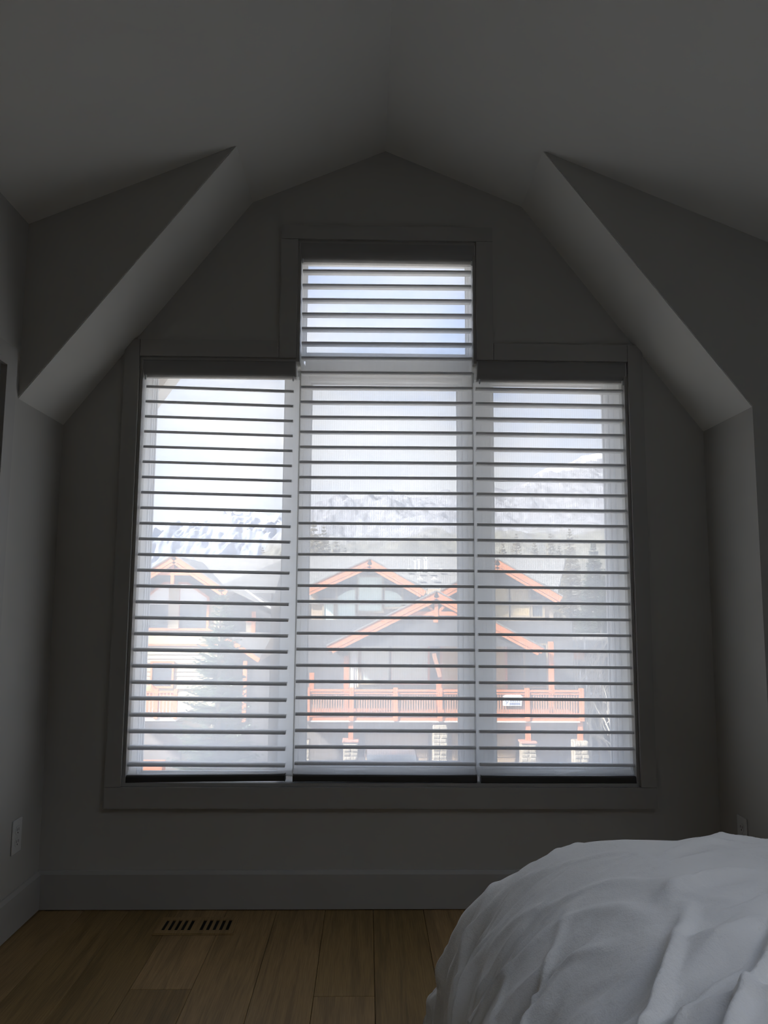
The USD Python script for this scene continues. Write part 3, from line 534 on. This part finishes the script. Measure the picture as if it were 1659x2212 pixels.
for px, py, Y in ((882, 1234, 35.3), (906, 1236.5, 35.0), (930, 1236.5, 35.0), (953, 1234, 35.3), (907, 1252, 33.9), (938, 1252, 33.9)):
    q = pt(px, py, Y)
    obj('roof_vent', [hull([q + [a, b_, 0] for a in (-.14, .14) for b_ in (-.16, .16)] + [q + [a, b_, .05] for a in (-.12, .12) for b_ in (-.12, .12)]), hull([q + [a, b_, z] for a in (-.045, .045) for b_ in (-.045, .045) for z in (0, .14)])], M['white'], hs, label='small white roof vent')
def win(px0, px1, py0, py1, Y, m, tr='olive', fw=4.5, shade=None, top=None):
    fr = rect(px0 - fw, px1 + fw, py0 - fw, py1 + fw, Y).difference(rect(px0, px1, py0, py1, Y))
    f = obj('window', ext_y(fr, Y - .08, Y), M[tr], hs)
    obj('pane', ext_y(rect(px0, px1, py0, py1, Y), Y - .03, Y), M[m], f)
    if top: obj('window_top', ext_y(poly(top, Y), Y - .05, Y - .02), M['dark'], f)
    return f
U = YM - 0.07
win(700, 720, 1298, 1340, U, 'mint'); win(729, 767, 1268, 1341, U, 'mint', top=[(729, 1268), (767, 1268), (767, 1275), (754, 1276), (743, 1281), (729, 1290)])
win(774, 824, 1248, 1320, U, 'mint'); win(831, 867, 1269, 1311, U, 'mint', top=[(831, 1269), (867, 1269), (867, 1289), (856, 1281), (843, 1277), (831, 1276)])
win(1062, 1098, 1270, 1330, U, 'bamboo'); win(1104, 1142, 1272, 1328, U, 'bamboo'); win(1150, 1172, 1298, 1330, U, 'darkglass')
obj('sill_band', [ext_y(rect(692, 773, 1343, 1349, U), U - .1, U), ext_y(rect(1056, 1178, 1334, 1341, U), U - .1, U)], M['olive'], hs, label='wooden sill band')
# porch truss
T = YP + 0.16
obj('tie_beam', beam(pt(862, 1325, T), pt(1024, 1325, T), 0.17, 0.16), M['timber'], hs)
obj('king_post', beam(pt(942, 1284, T - .03), pt(942, 1345, T - .03), 0.15, 0.16), M['timber'], hs)
for a, b_ in (((914, 1299), (937, 1321)), ((970, 1299), (947, 1321))): obj('brace', beam(pt(*a, T), pt(*b_, T), 0.11, 0.14), M['timber'], hs)
obj('pendant', beam(pt(941, 1335, T - .03), pt(941, 1344, T - .03), 0.17, 0.2), M['timber'], hs)
L_ = YM - 0.46
win(846, 924, 1374, 1474, L_, 'mint', 'timber', 4); win(782, 841, 1396, 1475, L_, 'mint', 'olive', 4); win(757, 774, 1400, 1482, L_, 'mint', 'olive', 3)
win(954, 1012, 1373, 1487, L_, 'bamboo', 'timber', 4); win(1040, 1090, 1373, 1487, L_, 'bamboo', 'timber', 4); win(1132, 1178, 1392, 1482, L_, 'darkglass', 'olive', 3)
obj('dark_sash', [ext_y(rect(846, 924, 1374, 1378, L_ - .05), L_ - .06, L_ - .04)], M['olive'], hs)
# deck, railing, posts
obj('deck', ext_y(rect(640, 1258, 1551, 1557, YD), YD, YM), M['timber'], hs)
obj('deck_edge', ext_y(rect(640, 1248, 1557, 1560, YD), YD - .03, YD), M['canvas'], hs, label='pale strip under the deck')
obj('top_rail', ext_y(rect(650, 1257, 1490, 1494, YD), YD - .06, YD + .1), M['timber'], hs); obj('bottom_rail', ext_y(rect(650, 1257, 1540, 1544, YD), YD - .03, YD + .05), M['timber'], hs)
obj('mid_rail', ext_y(rect(650, 1257, 1496.5, 1499.5, YD), YD - .03, YD + .05), M['timber'], hs)
rp_ = [667, 761, 855, 950, 1041, 1136, 1252]
for px in rp_: obj('rail_post', ext_y(rect(px - 5, px + 5, 1486, 1557, YD), YD - .07, YD + .07), M['timber'], hs)
px = 653.0
while px < 1250:
    if min(abs(px - r_) for r_ in rp_) > 6: obj('baluster', ext_y(rect(px - 1.6, px + 1.6, 1499, 1541, YD + .02), YD, YD + .04), M['baluster'], hs)
    px += 5.4
for px, y0, y1, Y in ((675, 1455, 1490, YP + .1), (749, 1418, 1552, YP + .6), (948, 1470, 1552, YP + .2), (1190, 1385, 1552, YP + .3)): obj('porch_post', ext_y(rect(px - 5, px + 5, y0, y1, Y), Y, Y + .2), M['timber'], hs)
obj('porch_brace', beam(pt(937, 1412, YP + .3), pt(950, 1462, YP + .3), 0.16, 0.16), M['baluster'], hs)
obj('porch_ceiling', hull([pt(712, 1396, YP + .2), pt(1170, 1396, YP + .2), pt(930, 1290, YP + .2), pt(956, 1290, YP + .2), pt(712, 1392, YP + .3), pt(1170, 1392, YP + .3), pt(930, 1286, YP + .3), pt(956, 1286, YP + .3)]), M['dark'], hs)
# garage level under the deck
G_ = YM - 1.6
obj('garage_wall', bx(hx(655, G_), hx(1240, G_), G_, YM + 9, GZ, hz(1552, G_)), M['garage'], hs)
for p0, p1 in ((790, 925), (975, 1110)):
    d_ = obj('garage_door', ext_y(rect(p0, p1, 1585, 1690, G_), G_ - .05, G_), M['tan'], hs)
    for k in range(4): obj('door_panel', ext_y(rect(p0 + 3, p1 - 3, 1588 + k * 25, 1609 + k * 25, G_), G_ - .08, G_ - .05), M['tan'], d_)
for px, y0 in ((658, 1600), (760, 1604), (950, 1566), (1138, 1606), (1249, 1600)):
    w_ = 15 if px != 950 else 15; zt_ = hz(y0, YD); xc = hx(px, YD); r_ = w_ * 0.0192
    c_ = obj('stone_column', bx(xc - r_, xc + r_, YD - .05, YD + .5, GZ, zt_, .03), M['stone'], hs)
    if px in (760, 1138): obj('column_cap', bx(xc - r_ * 1.15, xc + r_ * 1.15, YD - .1, YD + .55, zt_, zt_ + .09, .02), M['redcap'], c_)
    rr_ = random.Random(px); zz = GZ
    for k in range(14):
        zz = zt_ - .06 - k * .16
        for a in (-1, 1):
            xa = xc + a * r_ * .5 + rr_.uniform(-.03, .03); obj('stone', bx(xa - r_ * .42, xa + r_ * .42, YD - .05 - rr_.uniform(.02, .05), YD, zz - .13, zz - .01, .02), M['stone'], c_)
    if px != 950: obj('timber_post', ext_y(rect(px - 5, px + 5, 1557, y0, YD + .1), YD + .1, YD + .3), M['timber'], hs)
# sign on the railing: white, with a dark mark and grey-blue lettering too small to read
sgn = thing('deck_sign', 'small white sign with blue print fixed to the deck railing', 'sign')
YS = YD - 0.09
obj('board', ext_y(poly([(1084, 1524), (1085, 1503), (1090, 1500), (1122, 1500), (1126, 1503), (1124, 1524)], YS), YS - .02, YS), M['white'], sgn)
obj('print', [ext_y(rect(1098, 1121, 1517, 1522.5, YS), YS - .024, YS - .02)] + [ext_y(rect(1100 + k * 4.6, 1103 + k * 4.6, 1512 - k % 2, 1515.5, YS), YS - .024, YS - .02) for k in range(5)] + [beam(pt(1090, 1513, YS - .022), pt(1093, 1517, YS - .022), .03, .004), beam(pt(1096, 1513, YS - .022), pt(1091, 1521, YS - .022), .03, .004)], M['bluegrey'], sgn, label='grey blue print')
# folded patio umbrella on the deck
um = thing('patio_umbrella', 'closed white patio umbrella standing on the deck by the window', 'umbrella')
YU = YD + 1.0; c0 = pt(765, 1551, YU); zz = [1492, 1485, 1470, 1440, 1427, 1424, 1415, 1408]; rr = [4, 6.5, 6, 5.5, 5.8, 7.0, 4.2, 0.8]
ang_ = np.linspace(0, 2 * np.pi, 33)[:-1]
V = np.array([[c0[0] + r * .0185 * (1 + .16 * math.cos(8 * t)) * math.cos(t), YU + r * .0185 * (1 + .16 * math.cos(8 * t)) * math.sin(t), hz(z, YU)] for z, r in zip(zz, rr) for t in ang_])
F = [[i * 32 + j, i * 32 + (j + 1) % 32, (i + 1) * 32 + (j + 1) % 32] for i in range(7) for j in range(32)] + [[i * 32 + j, (i + 1) * 32 + (j + 1) % 32, (i + 1) * 32 + j] for i in range(7) for j in range(32)]
obj('canopy', trimesh.Trimesh(V, np.array(F), process=False), M['canvas'], um); obj('pole', tube([c0, [c0[0], YU, hz(1404, YU)]], 0.022, 8), M['white'], um)
obj('base', bx(c0[0] - .25, c0[0] + .25, YU - .25, YU + .25, c0[2], c0[2] + .07, .02), M['white'], um)
# a car parked before the garage
cr = thing('car', 'grey parked car before the garage with only its roof in view', 'car', (hx(845, 25.5), 25.5, GZ))
hz_c = lambda py: hz(py, 25.5) - GZ
top_c = hz_c(1622)
prof = sg.Polygon([(-2.2, .35), (2.2, .35), (2.25, .75), (2.1, .95), (1.25, 1.02), (.75, top_c), (-1.0, top_c), (-1.75, 1.0), (-2.2, .9)]).buffer(.06)
body = ext_x(prof, -.85, .85); obj('body', body, M['carpaint'], cr)
obj('windscreen', hull([(a, y + dy, z) for a in (-.7, .7) for y, z in ((-1.68, 1.06), (-1.07, top_c - .06)) for dy in (-.10, -.04)]), M['darkglass'], cr); obj('side_window', [ext_x(sg.Polygon([(-1.4, 1.05), (-.95, top_c - .05), (.7, top_c - .05), (1.1, 1.05)]), a, a + .03) for a in (-.94, .91)], M['darkglass'], cr)
for a in (-.8, .8):
    for b_ in (-1.4, 1.4):
        w_ = trimesh.creation.cylinder(.33, .2, sections=20); w_.apply_transform(trimesh.transformations.rotation_matrix(np.pi / 2, [0, 1, 0])); w_.apply_translation([a, b_, .33]); obj('wheel', w_, M['slot'], cr)

# ---- the cream house on the left
YL, YLW = 31.0, 32.2
hx = lambda px, Y: at(px, 1330, Y)[0]
hz = lambda py, Y: at(400, py, Y)[2]
hs = thing('cream_house', 'cream sided house on the left with an orange timber truss gable', 'house')
obj('wall', [ext_y(poly([(240, 1700), (240, 1275), (372, 1206), (490, 1275), (480, 1330), (480, 1560), (400, 1700)], YLW), YLW, YLW + 8)], M['cream'], hs)
obj('side_wing', ext_y(poly([(470, 1700), (470, 1280), (585, 1280), (585, 1700)], YLW + .8), YLW + .8, YLW + 8), M['dark'], hs, label='dark grey side wing')
gable(372, 1199, 252, 1275, 491, 1276, YL, 6, bw=.22)
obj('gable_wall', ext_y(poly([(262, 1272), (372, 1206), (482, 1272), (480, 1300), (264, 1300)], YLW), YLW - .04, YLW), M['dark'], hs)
T = YL + .15
obj('tie_beam', beam(pt(300, 1239, T), pt(432, 1239, T), .15, .16), M['timber'], hs); obj('king_post', beam(pt(370, 1203, T), pt(370, 1262, T), .14, .18), M['timber'], hs)
for a, b_ in (((345, 1217), (366, 1232)), ((397, 1217), (375, 1232))): obj('brace', beam(pt(*a, T), pt(*b_, T), .09, .12), M['timber'], hs)
U = YLW - .05
for q, dk in (([(322, 1357), (322, 1288), (354, 1262), (364, 1262), (364, 1357)], (322, 364)), ([(388, 1357), (388, 1262), (402, 1262), (447, 1292), (447, 1357)], (388, 447))):
    pg_ = poly(q, U); f = obj('window', ext_y(pg_.buffer(.10, join_style=2).difference(pg_), U - .08, U + .02), M['timber'], hs)
    obj('pane', ext_y(pg_, U - .03, U), M['darkglass'], f); obj('blind', ext_y(pg_.intersection(rect(dk[0], dk[1], 1240, 1306, U)), U - .045, U - .03), M['white'], f)
obj('centre_pier', ext_y(rect(365, 387, 1262, 1358, U), U - .12, U), M['cream'], hs)
for py in (1358, 1391): obj('trim_band', ext_y(rect(300, 470, py, py + 4, U), U - .1, U), M['timber'], hs)
for k in range(10):
    y0 = 1396 + k * 9.2; obj('siding_board', hull([(hx(a, U), U - d_, hz(b_, U)) for a in (296, 472) for d_, b_ in ((.015, y0), (0, y0), (.05, y0 + 8.8), (0, y0 + 8.8))]), M['cream'], hs)
f = obj('window', ext_y(rect(331, 381, 1428, 1486, U).difference(rect(335, 377, 1432, 1482, U)), U - .12, U), M['timber'], hs); obj('pane', ext_y(rect(335, 377, 1432, 1482, U), U - .08, U), M['darkglass'], f)
YLD = 29.4
obj('deck', ext_y(rect(240, 388, 1552, 1558, YLD), YLD, YLW), M['canvas'], hs); obj('top_rail', ext_y(rect(240, 390, 1493, 1497, YLD), YLD - .05, YLD + .08), M['timber'], hs); obj('bottom_rail', ext_y(rect(240, 390, 1540, 1544, YLD), YLD - .03, YLD + .05), M['timber'], hs)
for px in (300, 345, 386): obj('rail_post', ext_y(rect(px - 4, px + 4, 1489, 1553, YLD), YLD - .06, YLD + .06), M['timber'], hs)
px = 245.0
while px < 384:
    obj('baluster', ext_y(rect(px - 2.6, px + 2.6, 1497, 1541, YLD + .02), YLD, YLD + .03), M['timber'], hs); px += 7.4
obj('lower_wall', ext_y(rect(240, 400, 1560, 1720, YLW - .3), YLW - .35, YLW), M['garage'], hs); obj('planter', ext_y(rect(240, 362, 1648, 1720, YLD), YLD, YLD + .6), M['timber'], hs)
obj('roof_slope', hull([pt(478, 1262, 32.5), pt(585, 1312, 32.5), pt(478, 1266, 32.5), pt(585, 1316, 32.5), pt(415, 1200, 38.5), pt(612, 1206, 38.5), pt(415, 1205, 38.5), pt(625, 1300, 36.0), pt(612, 1212, 38.5)]), M['roof'], hs)
obj('eave_line', beam(pt(528, 1272, 31.8), pt(584, 1312, 31.8), .07, .1), M['canvas'], hs)
obj('lower_roof', hull([pt(488, 1374, 30.6), pt(562, 1424, 30.6), pt(488, 1379, 30.6), pt(562, 1429, 30.6), pt(500, 1362, 33), pt(592, 1366, 33), pt(590, 1412, 33), pt(500, 1368, 33)]), M['roof'], hs)
obj('lower_fascia', beam(pt(486, 1376, 30.5), pt(562, 1426, 30.5), .18, .1), M['timber'], hs); obj('porch_post', ext_y(rect(528, 536, 1428, 1560, 30.8), 30.8, 31.0), M['timber'], hs)
obj('bay_trim', [ext_y(rect(545, 553, 1320, 1385, 32.9), 32.7, 32.95), ext_y(rect(533, 552, 1338, 1343, 32.9), 32.65, 32.95)], M['timber'], hs); obj('bay', ext_y(rect(533, 547, 1334, 1386, 32.9), 32.75, 32.95), M['cream'], hs)
hs_c = thing('garden_umbrella', 'orange closed umbrella behind the left deck railing', 'umbrella')
q = pt(328, 1492, YLD + .6); obj('canopy', trimesh.Trimesh(np.array([[q[0] + .45 * math.cos(t), YLD + .9 + .45 * math.sin(t), q[2] - .1] for t in ang_] + [[q[0], YLD + .9, hz(1478, YLD + .9)]]), np.array([[j, (j + 1) % 32, 32] for j in range(32)] + [[0, j + 1, j] for j in range(1, 31)]), process=False), M['timber'], hs_c)
obj('pole', tube([[q[0], YLD + .9, hz(1552, YLD + .9)], [q[0], YLD + .9, hz(1480, YLD + .9)]], .025, 8), M['timber'], hs_c)

# ---- the dark house with white frames on the right
hx = lambda px, Y: at(px, 1450, Y)[0]
hz = lambda py, Y: at(1250, py, Y)[2]
hs = thing('white_framed_house', 'dark house at the far right with white window frames behind bare trees', 'house')
YW = 40.0
obj('wall', ext_y(rect(1203, 1345, 1400, 1720, YW), YW, YW + 6), M['dark'], hs)
obj('roof', hull([pt(1196, 1404, YW - .5), pt(1355, 1404, YW - .5), pt(1196, 1399, YW - .5), pt(1355, 1399, YW - .5), pt(1210, 1368, YW + 4), pt(1340, 1368, YW + 4)]), M['roof'], hs)
for p0, p1 in ((1218, 1254), (1264, 1296)):
    f = obj('window', ext_y(rect(p0, p1, 1446, 1500, YW).difference(rect(p0 + 3.5, p1 - 3.5, 1450, 1496, YW)), YW - .1, YW), M['white'], hs); obj('pane', ext_y(rect(p0 + 3.5, p1 - 3.5, 1450, 1496, YW), YW - .04, YW), M['darkglass'], f)
obj('corner_post', ext_y(rect(1262, 1265, 1372, 1405, YW - .6), YW - .7, YW - .6), M['white'], hs); obj('shutter', ext_y(rect(1240, 1262, 1408, 1424, YW), YW - .06, YW), M['timber'], hs)
# ------------------------------------------------------------------ trees
def conifer(name, label, cat, loc, h, R, levels, nb, m, seed, group=None, droop=0.25, power=0.85, twig=0.12, tl=0.34):
    r = np.random.default_rng(seed); V, F = [], []
    for i in range(levels):
        u = (i + r.uniform(0, .8)) / levels; z = h * (0.06 + 0.93 * u); L0 = R * (1 - u) ** power + 0.04
        for k in range(nb):
            az = r.uniform(0, 2 * np.pi); L = L0 * r.uniform(.72, 1.08); d = np.array([math.cos(az), math.sin(az), 0.0]); s_ = np.array([-d[1], d[0], 0.0])
            n = max(3, int(L / twig)); rise = 0.55 * u
            ax = lambda t: np.array([0, 0, z]) + d * L * t + np.array([0, 0, L * (rise * t - droop * t * (1.25 - t) * 1.2)])
            for j in range(n):
                t = (j + .6) / n; p = ax(t); ll = tl * (1.15 - t) * min(1, L) * r.uniform(.7, 1.25) + .05
                for sd in (-1, 1):
                    e = p + d * ll * .75 + s_ * sd * ll * .75 + np.array([0, 0, r.uniform(-.16, .08) * ll * 2]); w = (d * .6 - s_ * sd * .6) * .1 * tl + np.array([0, 0, .07 * tl])
                    b = len(V); V += [p - w * 1.2, p + w * 1.2, e]; F.append([b, b + 1, b + 2])
            b = len(V); tip = ax(1.06); w = s_ * .05; mid = ax(.5); V += [np.array([0, 0, z]) - w, np.array([0, 0, z]) + w, mid + w, mid - w, tip]; F += [[b, b + 1, b + 2], [b, b + 2, b + 3], [b + 3, b + 2, b + 4]]
    t = thing(name, label, cat, loc, group=group)
    obj('foliage', trimesh.Trimesh(np.array(V), np.array(F), process=False), m, t); obj('trunk', tube([(0, 0, -.1), (0, 0, h * .5), (0, 0, h)], [h * .016 + .03, h * .01 + .02, .012], 7), M['bark'], t)
    return t
def bare_tree(name, label, loc, h, m, seed, group=None, spread=0.36):
    r = np.random.default_rng(seed); parts, tw = [], []
    def grow(p, d, L, rad, lev):
        q = p + d * L * .5 + r.normal(0, .03, 3) * L; e = p + d * L + r.normal(0, .05, 3) * L
        (parts if lev < 2 else tw).append(tube([p, q, e], [rad, rad * .8, rad * .6], 5 if lev < 2 else 3))
        if lev >= 4: return
        for k in range(3 if lev else 7):
            f = r.uniform(.35, 1.0); b = p + (e - p) * f; nd = d + r.normal(0, spread, 3); nd[2] = abs(nd[2]) * .6 + .25; nd /= np.linalg.norm(nd)
            grow(b, nd, L * r.uniform(.45, .7), rad * .5, lev + 1)
    grow(np.zeros(3), np.array([0, 0, 1.0]), h * .55, h * .014 + .02, 0)
    t = thing(name, label, 'tree', loc, group=group); obj('trunk', parts, m, t); obj('twigs', tw, m, t); return t
p = at(467, 1650, 21.0)
zt = at(470, 1268, 21.0)[2]
conifer('spruce', 'silvery blue spruce before the cream house in the left window', 'tree', (p[0], 21.0, GZ), zt - GZ, 1.75, 62, 10, M['spruce'], 3, power=0.72)
# dark firs at the right edge, behind the houses
for i, (px, ptop, Y, R) in enumerate(((1290, 1165, 57, 2.4), (1316, 1225, 51, 2.0), (1352, 1120, 64, 2.8))):
    b = at(px, 1500, Y); conifer('fir', ['tall dark fir at the right edge of the right window', 'shorter dark fir standing before the tall firs at right', 'tallest dark fir, mostly behind the right window frame'][i], 'tree', (b[0], Y, GZ), at(px, ptop, Y)[2] - GZ, R, 64, 13, M['fir'], 20 + i, twig=.2, tl=.8)
# thin trees on the rise behind the timber house
proto = None
tops = [(672, 1120), (760, 1188), (655, 1100), (722, 1160), (694, 1134), (742, 1180), (686, 1150), (1120, 1150), (705, 1172), (1195, 1150), (560, 1180), (1160, 1165), (1238, 1140), (600, 1190), (1090, 1168), (1215, 1172), (820, 1196), (1005, 1190)]
spots = [(px, pt_, 50 + 5.6 * i) for i, (px, pt_) in enumerate(tops)]
for i, (px, ptop, Y) in enumerate(spots):
    b, tz = at(px, 1500, Y), at(px, ptop, Y)[2] - GZ
    if proto is None: proto = conifer('larch', 'thin tan larch on the rise behind the timber house', 'tree', (b[0], Y, GZ), tz, 2.6, 46, 10, M['larch'], 31, group='larches behind the timber house', twig=.25, tl=.8); ph = tz
    else: dup(proto, (b[0], Y, GZ), (i * 77) % 360, scale=tz / ph)
for i, (px, ptop, Y) in enumerate(((1272, 1310, 34), (1296, 1395, 36.3), (1326, 1470, 30))):
    b = at(px, 1600, Y); bare_tree('bare_tree', ['pale bare tree beside the timber house before the dark firs', 'lower pale bare tree in front of the dark house with white windows', 'small pale bare tree low at the right window edge'][i], (b[0], Y, GZ), at(px, ptop, Y)[2] - GZ, M['palebark'], 50 + i)
# ------------------------------------------------------------------ mountains
def mountain(name, label, ridge, D, depth, amp, seed, m, nx=300, ny=150, foot=1290, wl=1.0):
    ridge = np.array(ridge, float); R3 = np.array([at(a, b, D) for a, b in ridge]); x = np.linspace(R3[0, 0], R3[-1, 0], nx); zr = np.interp(x, R3[:, 0], R3[:, 2]); k = np.ones(9) / 9; zr = np.convolve(np.pad(zr, 4, 'edge'), k, 'valid')
    t = np.linspace(0, 1.35, ny); T, XX_ = np.meshgrid(t, x, indexing='ij'); z0 = GZ
    prof = np.where(T <= 1, 0.35 * T + 0.65 * T ** 1.7, 1 - (T - 1) * 1.2); Y_ = D - depth + T * depth
    sx = XX_ * (Y_ / D)                                    # valleys fan towards the town
    q = np.stack([sx / (depth * .16), Y_ / (depth * .42), 0 * T], -1) * wl
    rd = 1 - np.abs(2 * fbm(q, 6, seed) - 1); rd2 = fbm(q * 5, 5, seed + 9) - .5
    Zm = z0 + (zr[None] - z0) * prof + amp * (np.minimum(T, 1) ** .8) * (1.0 - .55 * np.exp(-((T - 1) / .07) ** 2)) * ((rd - .72) * 1.0 + .45 * rd2)
    obj(name, grid(np.stack([XX_, Y_, Zm], -1)), m, smooth=True, label=label, cat='mountain')
def rock(name, zs0, zs1, zf0, zf1, sc, rk, fo):
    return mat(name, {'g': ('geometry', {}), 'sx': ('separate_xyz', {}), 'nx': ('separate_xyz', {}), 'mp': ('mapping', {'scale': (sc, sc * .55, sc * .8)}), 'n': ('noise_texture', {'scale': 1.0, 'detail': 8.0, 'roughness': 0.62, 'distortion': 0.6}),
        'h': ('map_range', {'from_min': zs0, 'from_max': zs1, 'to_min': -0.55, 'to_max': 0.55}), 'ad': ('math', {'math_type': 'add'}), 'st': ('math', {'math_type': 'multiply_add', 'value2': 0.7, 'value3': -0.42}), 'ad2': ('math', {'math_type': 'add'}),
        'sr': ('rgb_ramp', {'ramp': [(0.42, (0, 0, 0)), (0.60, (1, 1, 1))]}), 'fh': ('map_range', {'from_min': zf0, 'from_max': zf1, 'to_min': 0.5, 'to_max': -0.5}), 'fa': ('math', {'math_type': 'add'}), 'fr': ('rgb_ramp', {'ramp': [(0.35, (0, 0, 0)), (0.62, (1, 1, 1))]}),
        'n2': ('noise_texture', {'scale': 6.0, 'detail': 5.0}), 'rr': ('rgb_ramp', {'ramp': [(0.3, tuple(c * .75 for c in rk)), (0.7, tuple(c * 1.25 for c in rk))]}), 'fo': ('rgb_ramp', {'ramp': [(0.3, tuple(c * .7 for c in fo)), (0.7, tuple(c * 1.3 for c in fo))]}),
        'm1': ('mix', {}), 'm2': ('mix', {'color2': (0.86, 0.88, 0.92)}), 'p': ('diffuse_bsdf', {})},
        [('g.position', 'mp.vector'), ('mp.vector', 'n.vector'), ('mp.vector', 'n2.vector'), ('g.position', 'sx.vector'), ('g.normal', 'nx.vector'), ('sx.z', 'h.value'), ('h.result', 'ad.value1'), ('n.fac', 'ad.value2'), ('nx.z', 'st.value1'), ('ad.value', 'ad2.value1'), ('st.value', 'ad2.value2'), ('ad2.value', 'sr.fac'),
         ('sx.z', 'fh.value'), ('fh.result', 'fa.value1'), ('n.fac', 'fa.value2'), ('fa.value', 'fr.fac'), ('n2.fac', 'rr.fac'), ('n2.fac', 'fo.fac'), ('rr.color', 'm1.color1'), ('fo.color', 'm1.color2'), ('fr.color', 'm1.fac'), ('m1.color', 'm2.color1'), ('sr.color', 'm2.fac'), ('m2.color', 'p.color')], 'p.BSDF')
M['rock_far'] = rock('far_hazy_snowy_rock', 380, 1350, 60, 300, .0035, (0.25, 0.28, 0.35), (0.17, 0.19, 0.20))  # blue-grey rock and forest tones carry painted aerial haze
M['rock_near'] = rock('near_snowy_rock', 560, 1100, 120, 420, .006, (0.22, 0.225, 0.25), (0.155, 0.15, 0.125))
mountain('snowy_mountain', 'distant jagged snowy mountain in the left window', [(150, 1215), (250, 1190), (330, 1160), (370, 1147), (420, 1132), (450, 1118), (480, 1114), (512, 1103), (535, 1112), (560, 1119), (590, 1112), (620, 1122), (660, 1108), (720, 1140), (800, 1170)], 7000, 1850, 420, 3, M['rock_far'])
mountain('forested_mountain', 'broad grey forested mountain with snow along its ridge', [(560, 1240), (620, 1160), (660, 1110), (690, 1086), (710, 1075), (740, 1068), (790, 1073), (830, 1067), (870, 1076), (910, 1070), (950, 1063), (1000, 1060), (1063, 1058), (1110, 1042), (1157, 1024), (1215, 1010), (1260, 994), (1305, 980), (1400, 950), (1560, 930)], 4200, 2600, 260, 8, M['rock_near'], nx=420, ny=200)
obj('hillside', grid(np.array([[(x, y, GZ - .3 + max(0, y - 46) * 0.035 + 3.0 * fbm(np.array([x * .02, y * .02, 0.0]), 3, 4) * min(1, max(0, y - 46) / 30)) for x in np.linspace(-260, 260, 70)] for y in np.linspace(44, 420, 50)])), paint('scrub_hillside', (0.16, 0.15, 0.115), 0.95, var=0.35, vscale=0.12), smooth=True, label='grey brown hillside rising behind the houses', kind='structure')
